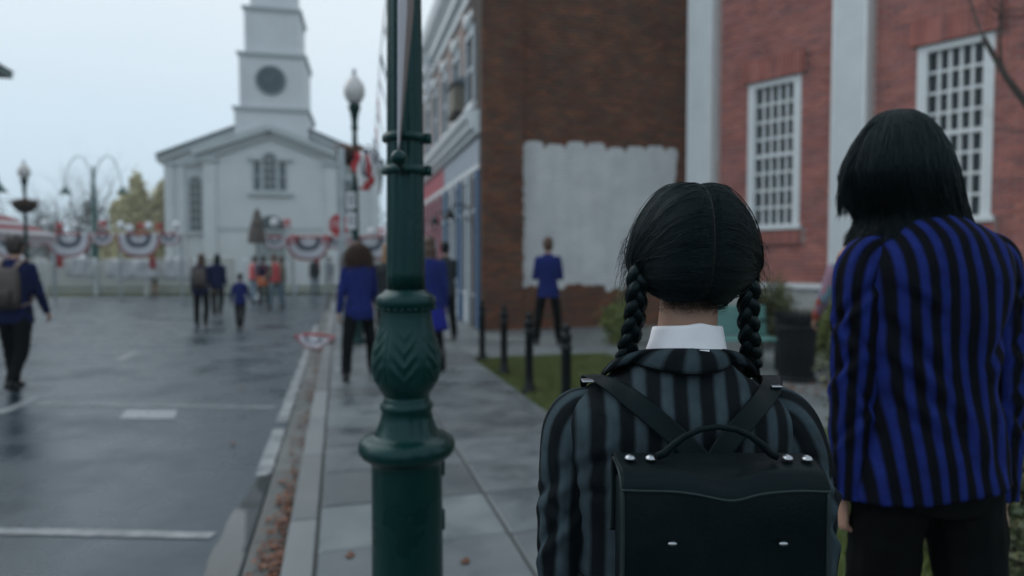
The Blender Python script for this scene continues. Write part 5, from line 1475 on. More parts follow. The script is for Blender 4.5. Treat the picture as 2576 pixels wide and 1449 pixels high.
def person(label, loc, rz, H, pose=None, hair='short', hair_m='hair_dark', top=('blazer','blue_far'), bottom=('trousers','black_cloth'), voxel=.012, group=None, boot=0, shoes='shoe', fine=False, jacket_tab=None):
    t = thing('person', label, 'person', tuple(loc), rz, group); J = skeleton(H, pose or {}); k = J['k']
    b = link('body', body_mesh(J, voxel, fine), t); b.data.materials.append(M['skin'])
    for s in (-1,1): MB().ell(J['head']+Vector((s*.031,.083,.006))*k*J['P']['head_k'], (.0115*k,)*3, 10, 8).build('eye', M['white_cloth'] if False else EYE, t, True)
    if hair: q = link('hair', hair_mesh(J, hair, voxel*.8), t); q.data.materials.append(M[hair_m])
    if hair == 'flying':                              # loose tangled waves thrown out by the stride
        hk = k*J['P']['head_k']; n = 2600; az = rng.uniform(math.pi*.9, math.pi*2.1, n); el = rng.uniform(-.7,1.2,n)
        d = np.column_stack([np.cos(el)*np.cos(az), np.cos(el)*np.sin(az), np.sin(el)]); r0 = d*np.array([.082,.095,.108])*hk
        lock = rng.integers(0, 26, n); ld = rng.normal(size=(26,3))*np.array([.075,.03,.045]); lp = rng.uniform(0,6,26)
        fl = (np.column_stack([d[:,0]*.045, -.03-.03*rng.random(n), -.10-.08*rng.random(n)*(1-.5*d[:,2])]) + ld[lock]*(.6+.5*rng.random((n,1))) + rng.normal(0,.012,(n,3)))*hk
        tt = np.linspace(0,1,14)[None,:,None]; ph = lp[lock][:,None,None]+rng.normal(0,.5,(n,1,1)); wd = rng.normal(size=(26,1,3))[lock]
        P_ = r0[:,None,:] + fl[:,None,:]*tt + np.array([0,0,-.035*hk])*tt**2 + .013*hk*np.sin(tt*9+ph)*wd*tt
        v, f = strand_mesh(P_+np.array(J['head'])+np.array([0,-.014,.015])*hk, rng.uniform(.0010,.0022,n), .5); w_ = link('loose_waves', np_mesh('loose_waves', v, f, M[hair_m], True), q); w_['kind'] = 'stuff'
    if top:
        mb = MB(); torso(mb, J, jacket_tab or JACK_T)
        slv = top[2] if len(top) > 2 else 1.0
        for n in 'lr':
            mb.capsule(J[n+'sh'], J[n+'elb'], .060*k, .053*k)
            if slv > .5: mb.capsule(J[n+'elb'], J[n+'elb'].lerp(J[n+'wri'],.93), .054*k, .042*k)
        me = remesh(mb, voxel, 3, None, top[0])
        ruffle(me, ((14,.010),(30,.004)), k)
        o = link(top[0], me, t); me.materials.append(M[top[1]])
    if bottom:
        if bottom[0] in ('trousers','shorts','jeans'):
            mb = MB(); torso(mb, J, [(.80,.150,.108,0),(.86,.168,.118,0),(.93,.168,.116,0),(1.0,.15,.106,0)])
            for n in 'lr':
                mb.capsule(J[n+'hip'], J[n+'knee'], .094*k, .070*k)
                if bottom[0] != 'shorts': mb.capsule(J[n+'knee'], J[n+'knee'].lerp(J[n+'ank'],.93), .070*k, .060*k)
            me = remesh(mb, voxel, 3, None, bottom[0])
            ruffle(me, ((15,.008),), k)
            link(bottom[0], me, t); me.materials.append(M[bottom[1]])
        else:
            mb = MB(); rings = []
            for z, a, b_ in ((.56,.235,.20),(.62,.225,.19),(.72,.205,.17),(.82,.188,.145),(.92,.172,.125),(1.0,.15,.108)):
                row = []
                for i in range(96):
                    q = 2*math.pi*i/96; pl = 1+.035*math.sin(22*q)*(1-(z-.56)/.44); row.append((Vector((a*pl*math.cos(q), b_*pl*math.sin(q), z))+Vector((0,0,J['dz'])))*k)
                rings.append(row)
            mb.loft(rings); mb.build(bottom[0], M[bottom[1]], t, True)
            mb = MB()
            for n in 'lr': mb.capsule(J[n+'hip'], J[n+'knee'], .085*k, .058*k); mb.capsule(J[n+'knee'], J[n+'ank'], .060*k, .043*k)
            me = remesh(mb, voxel, 3, None, 'tights'); link('tights', me, t); me.materials.append(M['black_cloth'])
    for n in 'lr': shoe(J, n, t, M[shoes], boot)
    return t, J
EYE = mat('eye', (.35,.33,.31), .2)
def rucksack(label, root, J, m='brown_bag', strap='tan_strap', group='rucksacks on the walkers'):
    """worn on the back but a thing of its own"""
    k = J['k']; rz = root.rotation_euler[2]; t = thing('backpack', label, 'backpack', tuple(root.location), rz, group)
    up = lambda x,y,z: (J['up'](x,y,z)+Vector((0,0,J['dz'])))*k
    mb = MB(); rings = []
    for z, w, d0, d1 in ((.93,.10,-.14,-.20),(.95,.135,-.125,-.255),(1.05,.15,-.125,-.275),(1.2,.15,-.13,-.27),(1.32,.135,-.125,-.235),(1.38,.09,-.13,-.19)):
        row = []
        for i in range(24):
            q = 2*math.pi*i/24; c, s = math.cos(q), math.sin(q); e = .5
            row.append(up(w*math.copysign(abs(c)**e,c), (d0+d1)/2+(d0-d1)/2*math.copysign(abs(s)**e,s), z))
        rings.append(row)
    mb.loft(rings); mb.build('pack', M[m], t, True)
    mb = MB(); rings = []
    for z, w, d in ((.96,.09,.02),(.98,.11,.045),(1.10,.115,.05),(1.14,.10,.03)):
        rings.append([up(w*math.copysign(abs(math.cos(q))**.5,math.cos(q)), -.262-.01+ (-.02+d*-.45)*(math.sin(q)<0) , z) for q in [2*math.pi*i/16 for i in range(16)]])
    mb.loft(rings); mb.build('pocket', M['hair_dark'] if m == 'brown_bag' else M[m], t, True)
    for s in (-1,1):
        MB().tube([up(s*.07,-.14,1.36), up(s*.095,-.10,1.44), up(s*.11,.0,1.487), up(s*.12,.09,1.42), up(s*.125,.135,1.28), up(s*.135,.12,1.12), up(s*.16,.02,1.0), up(s*.14,-.13,.97)], .024*k, 8, .45).build('shoulder_strap', M[strap], t, True)
    return t

FWD = SA      # walking along the street
# walker with rucksack on the road
p = gnd(42, 985, ROAD_Z+.02); 
a, J = person('person in a navy blazer with a brown rucksack on the far side of the road', (p.x,p.y,road_at(p)), R(10), 1.80, dict(lh=18,lk=3,rh=-14,rk=26,la=-14,le=16,ra=12,re=16,rb=10,lean=3,leg_ab=4), 'short','hair_dark',('blazer','navy_far'),('trousers','black_cloth'), .010)
rucksack('brown rucksack with tan straps on the walker at the edge of the road', a, J)
# pair of students
p = gnd(508, 822, ROAD_Z+.02)
a, J = person('long-haired person with a rucksack walking up the middle of the road', (p.x,p.y,road_at(p)), R(12), 1.68, dict(lh=16,lk=4,rh=-12,rk=24,la=-10,ra=10,le=20,re=30,leg_ab=6), 'long','hair_brown',('coat','navy_far'),('trousers','black_cloth'), .013)
rucksack('dark brown rucksack on the long-haired walker in the middle of the road', a, J, 'brown_bag','brown_bag')
p = gnd(548, 796, ROAD_Z+.02)
person('person with long black hair walking just ahead of the long-haired rucksack wearer', (p.x,p.y,road_at(p)), R(12), 1.72, dict(lh=16,lk=2,rh=-14,rk=22,le=30,re=40,leg_ab=4), 'long','hair_black',('coat','navy_far'),('trousers','black_cloth'), .014)
p = gnd(605, 826, ROAD_Z+.02)
person('short child in a blue blazer and dark trousers walking up the road alone', (p.x,p.y,road_at(p)), R(10), 1.24, dict(lh=14,rh=-12,rk=26,la=-14,ra=12,lb=16,rb=14,le=34,re=30), 'short','hair_black',('blazer','blue_far'),('trousers','black_cloth'), .012)
# helpers in red vests
VEST_T = [(.86,.180,.128,0),(.95,.172,.122,0),(1.05,.158,.116,0),(1.15,.166,.122,0),(1.27,.178,.128,0),(1.36,.172,.118,0),(1.42,.14,.10,0),(1.46,.085,.075,0)]
def vest(J, t, m='vest'):
    mb = MB(); torso(mb, J, VEST_T, grow=.008); mb.build('vest', M[m], t, True)
for x, yf, Y0, lab, H, hair, hm, topm, bot, rz, pose, vm in (
    (638,762,0,'person in a pinkish red vest and pale jeans nearest the closed umbrella',1.70,'short','hair_dark','denim',('jeans','denim_light'),-40,dict(lh=4,rh=-4),'vest'),
    (664,770,0,'person in dark clothes carrying an orange bag between two red vests',1.68,'short','hair_black','navy_far',('trousers','dark_cloth'),25,dict(le=50,re=40,la=10),None),
    (694,776,0,'person in a red vest and washed jeans with one leg forward',1.74,'short','hair_brown','olive',('jeans','denim'),70,dict(lh=10,rh=-8,rk=8,le=60),'vest'),
    (712,764,0,'person in an olive jacket at the end of the red-vest group',1.70,'bob','hair_brown','olive',('trousers','denim'),110,dict(le=60,re=40),None)):
    p = gnd(x, yf, ROAD_Z+.02); a, J = person(lab, (p.x,p.y,road_at(p)), R(rz), H, pose, hair, hm, ('jacket',topm), bot, .015, 'festival helpers in front of the church')
    if vm: vest(J, a, vm)
p = gnd(664, 770, ROAD_Z+.02); t = thing('shoulder_bag', 'orange cloth bag carried in the middle of the red-vest group', 'bag', (p.x+.05,p.y-.25,.62), 0)
MB().loft([[( .17*c,.05*s,z) for c,s in [(math.cos(q),math.sin(q)) for q in [2*math.pi*i/14 for i in range(14)]]] for z in (0,.02,.22,.28)]).build('pouch', M['vest_orange'], t, True)
MB().tube([(-.15,0,.26),(-.12,.05,.5),(.0,.1,.72),(.12,.05,.5),(.15,0,.26)], .012, 6).build('strap', M['vest_orange'], t, True)
p = gnd(408, 742, ROAD_Z)
a, J = person('person in a dark top and shorts with bare legs standing at the white fence', (p.x,p.y-.6,-.08), R(160), 1.70, dict(lh=3), 'short','hair_dark',('jumper','dark_cloth'),('shorts','olive'), .015)
p = gnd(806, 742, ROAD_Z)
person('person in dark clothes standing at the fence in front of the church', (p.x,p.y-.8,-.08), R(30), 1.75, dict(le=20,re=20), 'short','hair_dark',('jacket','dark_cloth'),('trousers','denim'), .015)
p = gnd(849, 728, ROAD_Z)
person('person in a navy coat standing beyond the sign post', (p.x,p.y-1.5,-.08), R(10), 1.75, dict(), 'short','hair_dark',('coat','navy_far'),('trousers','dark_cloth'), .015)
# walkers on the pavement
p = gnd(905, 950)
person('person with flying brown hair in a blue blazer striding past the acorn-globe lamp', (p.x,p.y,0), SA+R(4), 1.68, dict(lean=8,lh=-14,lk=14,rh=20,rk=4,la=-16,le=14,lb=12,ra=16,re=50,rb=8,leg_ab=9), 'flying','hair_brown',('blazer','blue_far'),('trousers','black_cloth'), .010)
p = gnd(1082, 938)
person('person in a blue blazer and bright blue skirt stepping out beside the near lamp post', (p.x,p.y,0), SA-R(2), 1.72, dict(lean=4,lh=12,lk=2,rh=-8,rk=48,la=10,ra=-10,re=16), 'long','hair_brown',('blazer','blue_far'),('skirt','blue_skirt'), .010, boot=.10)
p = gnd(1122, 855)
person('person in dark clothes walking ahead of the blue skirt along the shop front', (p.x,p.y,0), SA, 1.76, dict(lh=10,rh=-10,rk=12,re=60,ra=30), 'short','hair_black',('jacket','dark_cloth'),('trousers','black_cloth'), .013)
p = gnd(978, 905)
person('fair-haired person in a dark coat almost hidden behind the near lamp post', (p.x,p.y,0), SA, 1.66, dict(lh=10,rh=-10,rk=12), 'long','hair_blond',('coat','dark_cloth'),('trousers','black_cloth'), .012)
# standing by the painted wall
p = gnd(1378, 868)
person('person in a blue blazer standing legs apart facing the whitewashed patch', (p.x,p.y,0), SA-R(12), 1.80, dict(leg_ab=9,lean=-2,la=8,ra=8,le=95,re=95,lr=62,rr=62,lb=10,rb=10), 'short','hair_brown',('blazer','blue_far'),('trousers','black_cloth'), .010)
# someone in a bright checked jacket, mostly hidden by the tall person
plaid = bpy.data.materials.new('bright_check_cloth'); plaid.use_nodes = True
N, L = plaid.node_tree.nodes, plaid.node_tree.links
vo = N.new('ShaderNodeTexVoronoi'); vo.inputs['Scale'].default_value = 9; tc = N.new('ShaderNodeTexCoord'); L.new(tc.outputs['Object'], vo.inputs['Vector'])
rp = N.new('ShaderNodeValToRGB'); rp.color_ramp.interpolation='CONSTANT'; E = rp.color_ramp.elements; E[0].color=(.30,.055,.035,1); E[1].position=.22; E[1].color=(.16,.15,.24,1)
for ps, c in ((.42,(.33,.09,.05,1)),(.6,(.10,.17,.22,1)),(.78,(.24,.14,.2,1))): e = E.new(ps); e.color = c
sp = N.new('ShaderNodeSeparateColor'); L.new(vo.outputs['Color'], sp.inputs[0]); L.new(sp.outputs[0], rp.inputs[0]); L.new(rp.outputs[0], N['Principled BSDF'].inputs['Base Color']); N['Principled BSDF'].inputs['Roughness'].default_value=.8
M['plaid'] = plaid
p = gxy(2146, 900, 5.6)
person('person in a many-coloured checked jacket peeking out behind the tall blue-blazered person', tuple(p), R(-15), 1.66, dict(lb=16,le=40,sh_w=.172), 'short','hair_dark',('jacket','plaid'),('jeans','denim'), .012)

# ------------------------------------------------------------------ fine clothing for the two people close to the camera
def blazer_torso(parent, tab, m, n=360, dz=.007, wr=.003, period=.0385, duty=.46, pad=.0012, sway=0.0, seed=0, name='blazer', phase=0.0, creases=(), tilt=0.0):
    tab = np.array(tab); z = np.arange(tab[0,0], tab[-1,0]+1e-6, dz); cols = []
    for c in range(1, 6):
        a = np.interp(z, tab[:,0], tab[:,c]); s = np.convolve(np.pad(a,2,mode='edge'), np.ones(5)/5, 'valid'); cols.append(s)
    cx_, cy_, A, B, Ex = cols; rings, uvs = [], []
    for i, zz in enumerate(z):
        row, u = [], []
        for j in range(n):
            t = 2*math.pi*j/n; c, s = math.cos(t), math.sin(t); e = 2/Ex[i]
            x = A[i]*math.copysign(abs(c)**e, c); y = B[i]*math.copysign(abs(s)**e, s)
            uu = x*(1+.10*(1.1-zz)*.5) + sway*(1.2-zz) + .003*mnoise.noise((x*6, zz*5, seed)) + phase
            ph = (uu/period) % 1; st_ = 1 if .05 < ph < duty+.05 else 0
            lit = math.exp(-((ph-duty/2-.05)/(duty*.42))**2)
            w = wr*(mnoise.noise((x*9, zz*7+y*6, seed+2)) + .6*mnoise.noise((x*22, zz*12+y*12, seed+5)))
            d = w + pad*lit
            if s < 0:
                for (xa, za, xb, zb, dep, wd) in creases:    # drag lines pulled across the back
                    ux, uz = xb-xa, zb-za; l2 = ux*ux+uz*uz; q = ((x-xa)*ux+(zz-za)*uz)/l2; qc = min(1.0, max(0.0, q))
                    dd = (x-xa-qc*ux)*(-uz)/math.sqrt(l2) + (zz-za-qc*uz)*ux/math.sqrt(l2); e2 = (x-xa-qc*ux)**2+(zz-za-qc*uz)**2
                    f = math.sin(math.pi*min(1,max(0,qc*.9+.05))); d += f*(-dep*math.exp(-e2/wd**2) + dep*.6*math.exp(-((dd-1.6*wd)/(1.2*wd))**2)*(0 < q < 1))
            row.append((cx_[i]+x+c*d, cy_[i]+y+s*d, zz + tilt*(x-.02)*max(0, 1-(zz-z[0])/.35))); u.append((uu, zz))
        rings.append(row); uvs.append(u+[u[0]])
    mb = MB(); mb.loft(rings, True, True, True, uvs)
    return mb.build(name, m, parent, True)
def sleeve(parent, path, m, n=150, rows=110, wr=.003, period=.0385, duty=.46, pad=.001, seed=0, side=-1, folds=()):
    """path: (x, y, z, r); u runs round the arm, folds: (s, theta, slope, depth, width)"""
    pts = [Vector(p[:3]) for p in path]; rad = [p[3] for p in path]
    L_ = [0]
    for i in range(1, len(pts)): L_.append(L_[-1]+(pts[i]-pts[i-1]).length)
    tt = np.linspace(0, L_[-1], rows); P = np.array([[np.interp(t, L_, [p[c] for p in pts]) for c in range(3)] for t in tt]); Rr = np.interp(tt, L_, rad)
    ker = np.ones(11)/11
    for c in range(3): P[:,c] = np.convolve(np.pad(P[:,c],5,mode='edge'), ker, 'valid')
    Rr = np.convolve(np.pad(Rr,5,mode='edge'), ker, 'valid')
    rings, uvs = [], []
    rm = float(np.mean(Rr))
    for i in range(rows):
        T = Vector(P[min(i+1,rows-1)]-P[max(i-1,0)]).normalized(); a = Vector((0,-1,0)); a = (a-T*a.dot(T)).normalized(); b = T.cross(a)   # a points to the viewer's side
        row, u = [], []
        for j in range(n):
            th = 2*math.pi*j/n - math.pi; uu = th*rm + .004*mnoise.noise((th*1.5, tt[i]*9, seed)); ph = (uu/period) % 1
            lit = math.exp(-((ph-duty/2-.05)/(duty*.42))**2)
            d = wr*(mnoise.noise((math.cos(th)*2, math.sin(th)*2, tt[i]*14+seed)) + .5*mnoise.noise((math.cos(th)*5, math.sin(th)*5, tt[i]*26+seed))) + pad*lit
            for (s0, th0, sl, dep, wd) in folds:
                dth = (th-th0+math.pi) % (2*math.pi)-math.pi
                q = (tt[i]-s0-sl*dth)/wd; d += -dep*math.exp(-q*q)*math.exp(-(dth/1.0)**2) + dep*.7*math.exp(-((q-1.7)/1.1)**2)*math.exp(-(dth/1.0)**2)
            p = Vector(P[i]) + (a*math.cos(th)+b*math.sin(th))*(Rr[i]+d); row.append(p); u.append((uu, tt[i]))
        rings.append(row); u.append((math.pi*rm, tt[i])); uvs.append(u)
    mb = MB(); mb.loft(rings, True, True, True, uvs)
    return mb.build('sleeve', m, parent, True)

# ------------------------------------------------------------------ the person with braids
GO = Vector((.258, 1.03, 0))
pose = dict(sh_z=1.31, sh_w=.150, lean=0, la=2, ra=2, lb=9, rb=9, le=14, re=14, head_k=.80, head_off=(.018,-.040,.0), lh=4, rh=-4, wide=.93)
J0 = skeleton(1.5, pose)
pose['neck'] = (Vector((.009,-.014,1.19)), Vector((.015,-.028,1.36)))
BODY_SAVE = BODY_T
BODY_T = [(.84,.145,.10,0),(.92,.160,.108,0),(1.0,.145,.10,0),(1.07,.132,.094,0),(1.15,.14,.096,0),(1.25,.148,.098,0),(1.31,.140,.092,0),(1.36,.12,.08,0),(1.39,.09,.065,0),(1.42,.06,.058,.0)]
girl, J = person('person with two long black braids wearing a charcoal striped blazer and white collar', tuple(GO), 0, 1.5, pose, None, None, None, ('skirt','skirt_dark'), .0065, None, 0, 'shoe', True)
BODY_T = BODY_SAVE
G_TAB = [(.70,0,0,.196,.125,2.3),(.80,0,0,.182,.116,2.3),(.90,0,0,.160,.102,2.3),(1.0,0,0,.166,.104,2.4),(1.08,0,0,.176,.108,2.5),(1.13,0,-.002,.176,.106,2.6),(1.155,0,-.003,.170,.101,2.6),(1.172,0,-.004,.156,.094,2.5),(1.187,.001,-.006,.134,.085,2.4),(1.199,.002,-.008,.110,.076,2.3),(1.210,.004,-.010,.088,.068,2.2),(1.222,.006,-.012,.072,.062,2.1),(1.236,.007,-.013,.062,.058,2)]
jk = blazer_torso(girl, G_TAB, M['slate_stripe'], sway=.0, seed=3, wr=.0030, phase=.0085, creases=((-.175,1.06,-.09,1.115,.005,.008),(-.17,1.03,-.10,1.05,.004,.008),(.175,1.06,.09,1.115,.005,.008),(.17,1.03,.10,1.05,.004,.008),(-.14,1.16,-.09,1.135,.003,.007)))
gt = np.array(G_TAB)
def g_back(x, z):
    A, B, Ex, cy_ = [float(np.interp(z, gt[:,0], gt[:,c])) for c in (3,4,5,2)]; q = min(.985, abs(x)/A)
    return cy_ - B*(1-q**Ex)**(1/Ex)
slp = [(-.122,-.002,1.147,.034),(-.142,-.002,1.147,.043),(-.156,-.002,1.132,.050),(-.1625,-.002,1.10,.0515),(-.165,-.003,1.05,.0505),(-.168,-.004,.98,.049),(-.171,-.005,.92,.047),(-.171,.0,.885,.046),(-.168,.03,.82,.042),(-.163,.065,.745,.038),(-.16,.08,.71,.036)]
fl_ = [(.14,.9,.035,.007,.012),(.17,.5,-.03,.006,.010),(.21,.7,.05,.006,.012),(.10,.2,.03,.003,.010),(.25,-.2,-.03,.004,.012),(.30,.4,.03,.004,.012)]
sleeve(jk, slp, M['slate_stripe'], seed=1, folds=fl_, wr=.0028)
sleeve(jk, [(-x+.006+.030*min(1,max(0,(1.15-z)/.12)),y,z,r*1.03) for x,y,z,r in slp], M['slate_stripe'], seed=6, folds=[(a,-b,-c,d,w) for a,b,c,d,w in fl_], wr=.0028)
# blazer collar folded down round the neck, dark tube standing in for the shadow line along its edge
rings, uvs, edge = [], [], []
nph = 120
for j in range(9):
    f = j/8; row, u = [], []
    for i in range(nph+1):
        ph = R(-125+250*i/nph); s, c = math.sin(ph), math.cos(ph)
        a_in = Vector((.007+.0615*s, -.013-.0585*c, 1.2515-.010*(1-c)))
        zo = 1.2150+.0085*math.sin(2*ph)**2-.014*(1-c)**1.6
        xo = .004+.112*s*(1+.05*abs(s)); 
        yb = g_back(xo-.003, min(zo,1.235))-.0075 if c > 0 else 0
        yo = yb*max(0,c)**.35 if c > 0 else .10*(-c)*1.1
        a_out = Vector((xo, yo-.004*c, zo+.004))
        p = a_in.lerp(a_out, f); bul = math.sin(math.pi*f)*.010; p += Vector((s*bul*.7, -c*bul*.5, bul*.55))
        row.append(p); u.append((ph*.082+.0135, f*.06))
    rings.append(row); uvs.append(u+[u[-1]])
mb = MB(); mb.loft(rings, closed=False, uvs=uvs)
cl = mb.build('collar', M['slate_stripe'], jk, True); s_ = cl.modifiers.new('t','SOLIDIFY'); s_.thickness = .003
MB().tube(rings[-1], .0030, 8).build('edge_shadow_tube', M['black_cloth'], jk, True)
# seam down the back and across the shoulder
# white shirt collar
rings = []
for z, a, b_, cy_ in ((1.222,.0645,.0610,-.013),(1.245,.0610,.0580,-.0155),(1.266,.0570,.0550,-.018),(1.281,.0540,.0525,-.020),(1.2865,.0525,.0510,-.0205),(1.2875,.0505,.0490,-.0205),(1.282,.0495,.0480,-.020),(1.245,.052,.050,-.016)):
    row = []
    for i in range(96):
        q = 2*math.pi*i/96; c, s = math.cos(q), math.sin(q); back = max(0,-s)
        zz = z + (.0035*math.exp(-((c-.12)/.30)**2)*back if z > 1.275 else 0) - (.012*(1+s)*.5 if z > 1.264 else 0)
        w = .0006*mnoise.noise((c*3, s*3, z*30))
        row.append((.0125+(a+w)*c, cy_+(b_+w)*s, zz))
    rings.append(row)
MB().loft(rings, False, False).build('shirt_collar', M['shirt'], girl, True)
MB().box(.016,.030,-.0775,-.0755,1.2475,1.2525).build('label', M['shirt'], girl)

# head of hair: cap, combed strands, two plaits
HC = Vector((.016, -.030, 1.392))
hz = np.array([1.300,1.311,1.320,1.332,1.344,1.356,1.374,1.392,1.416,1.4345,1.4527,1.468,1.477,1.489,1.4955,1.5005])
hA = np.array([.046,.049,.054,.064,.077,.0895,.098,.0985,.0930,.0870,.0785,.0680,.0610,.0510,.0350,.0])
hB = np.array([.050,.056,.064,.076,.088,.096,.102,.1045,.105,.1025,.0960,.0865,.0775,.0610,.0420,.0])
XP = .006
def cap_r(D, grow=0.0):
    """radius of the hair surface along unit directions D (n,3) from the head centre"""
    lo = np.zeros(len(D)); hi = np.full(len(D), .2)
    for _ in range(34):
        md = (lo+hi)/2; p = D*md[:,None]; z = p[:,2]+HC.z
        A = np.interp(z, hz, hA, left=.05, right=1e-5); B = np.interp(z, hz, hB, left=.05, right=1e-5)
        inside = ((p[:,0]/A)**2+(p[:,1]/B)**2 < 1) & (z < 1.5005) & (z > 1.25)
        lo = np.where(inside, md, lo); hi = np.where(inside, hi, md)
    g = np.exp(-((D[:,0]-XP/.1*.6)/.05)**2)
    return lo*(1-.038*g*(D[:,1] < .55)) + grow
n1, n2 = 128, 90; Dv = []
for i in range(n2):
    el = R(-47 + 137*i/(n2-1))
    for j in range(n1):
        az = 2*math.pi*j/n1; Dv.append((math.cos(el)*math.cos(az), math.cos(el)*math.sin(az), math.sin(el)))
Dv = np.array(Dv); rr = cap_r(Dv, -.0015)
face = (Dv[:,1] > .42) & (Dv[:,2] < .55)
rr = np.where(face, np.minimum(rr, .066), rr)
pv = Dv*rr[:,None] + np.array(HC)
mb = MB(); mb.loft([[tuple(pv[i*n1+j]) for j in range(n1)] for i in range(n2)])
cap = mb.build('hair', M['hair_black'], girl, True)
def slerp(a, b, t):
    w = np.arccos(np.clip((a*b).sum(-1), -1, 1))[:,None]; s = np.sin(w)+1e-6
    return (np.sin((1-t)*w)[:,:,None]*a[:,None,:] + np.sin(t*w)[:,:,None]*b[:,None,:])/s[:,:,None]
def norm(v): return v/np.linalg.norm(v,axis=-1,keepdims=True)
def combed(side, n, K=16, mode='part'):
    if mode == 'part':
        el = R(1)*rng.uniform(-42, 128, n)              # along the parting, nape (-42) over the crown to the front (128)
        root = np.column_stack([np.full(n, XP*6)+side*rng.uniform(.004,.05,n), -np.cos(el), np.sin(el)])
    elif mode == 'nape':
        f = rng.uniform(0,1,n); root = np.column_stack([side*(.02+.62*f), -.75+.30*f, -.62+.04*rng.normal(size=n)])
    else:
        f = rng.uniform(0,1,n); root = np.column_stack([side*rng.uniform(.30,.95,n), .30+.40*f, rng.uniform(.1,.9,n)])
    root = norm(root); g = np.column_stack([np.full(n, side*.86)+rng.normal(size=n)*.02, -.16+.14*rng.normal(size=n), -.37+.10*rng.normal(size=n)]); g = norm(g)
    t = np.linspace(0,1,K)[None,:]*np.ones((n,1))
    mid = norm(root*.55+g*.45 + np.array([side*.10, 0, .22]) * (1 if mode == 'part' else 0) + rng.normal(size=(n,3))*.012)
    A_, B_ = slerp(root, mid, t), slerp(mid, g, t); D = norm(A_*(1-t)[:,:,None]+B_*t[:,:,None])
    D = D + .006*np.sin(t*9+rng.uniform(0,6,(n,1)))[:,:,None]*rng.normal(size=(n,1,3)); D = norm(D)
    lay = (.0003 + .0009*rng.random(n)**2)[:,None]*np.sin(np.pi*np.clip(t*.9+.08,0,1)) + (rng.random(n) > .993)[:,None]*.004*np.sin(np.pi*t)
    r_ = cap_r(D.reshape(-1,3)).reshape(n,K) + lay
    return D*r_[:,:,None] + np.array(HC)
PS = [combed(s, 4200, 16, 'part') for s in (-1,1)] + [combed(s, 1500, 16, 'nape') for s in (-1,1)] + [combed(s, 900, 16, 'front') for s in (-1,1)]
PS = np.concatenate(PS); v, f = strand_mesh(PS, rng.uniform(.0003,.00055,len(PS)), .3)
o = link('hair_strands', np_mesh('hair_strands', v, f, M['hair_black'], True), cap); o['kind'] = 'stuff'
# short nape hairs
n = 1500; t = np.linspace(0,1,6)[None,:,None]
x = rng.uniform(-.05,.05,n)*1.05; r0 = np.column_stack([HC.x+x, np.full(n,0), np.full(n,1.322)-.0*x+rng.normal(size=n)*.006])
ry = HC.y - np.interp(r0[:,2], hz, hB)*np.sqrt(np.clip(1-(x/np.interp(r0[:,2], hz, hA))**2,.05,1)); r0[:,1] = ry
tip = r0 + np.column_stack([-x*.15+rng.normal(size=n)*.004, np.full(n,.012), -rng.uniform(.001,.011,n)*rng.random(n)])
v, f = strand_mesh(r0[:,None,:]*(1-t)+tip[:,None,:]*t + np.array([0,-.003,0])*np.sin(np.pi*t), np.full(n,.0002), .7)
o = link('nape_hair', np_mesh('nape_hair', v, f, M['hair_black']), cap); o['kind'] = 'stuff'
# pale line of the parting
pp_ = []
for e_ in np.linspace(-36, 84, 26):
    d_ = norm(np.array([[XP*6*.8+.002, -math.cos(R(e_)), math.sin(R(e_))]])); pp_.append(Vector(d_[0]*(cap_r(d_)[0]-.0029)) + HC)
MB().tube(pp_, .0036, 10).build('parting', mat('scalp', (.020,.021,.021), .7, spec=.2), cap, True)
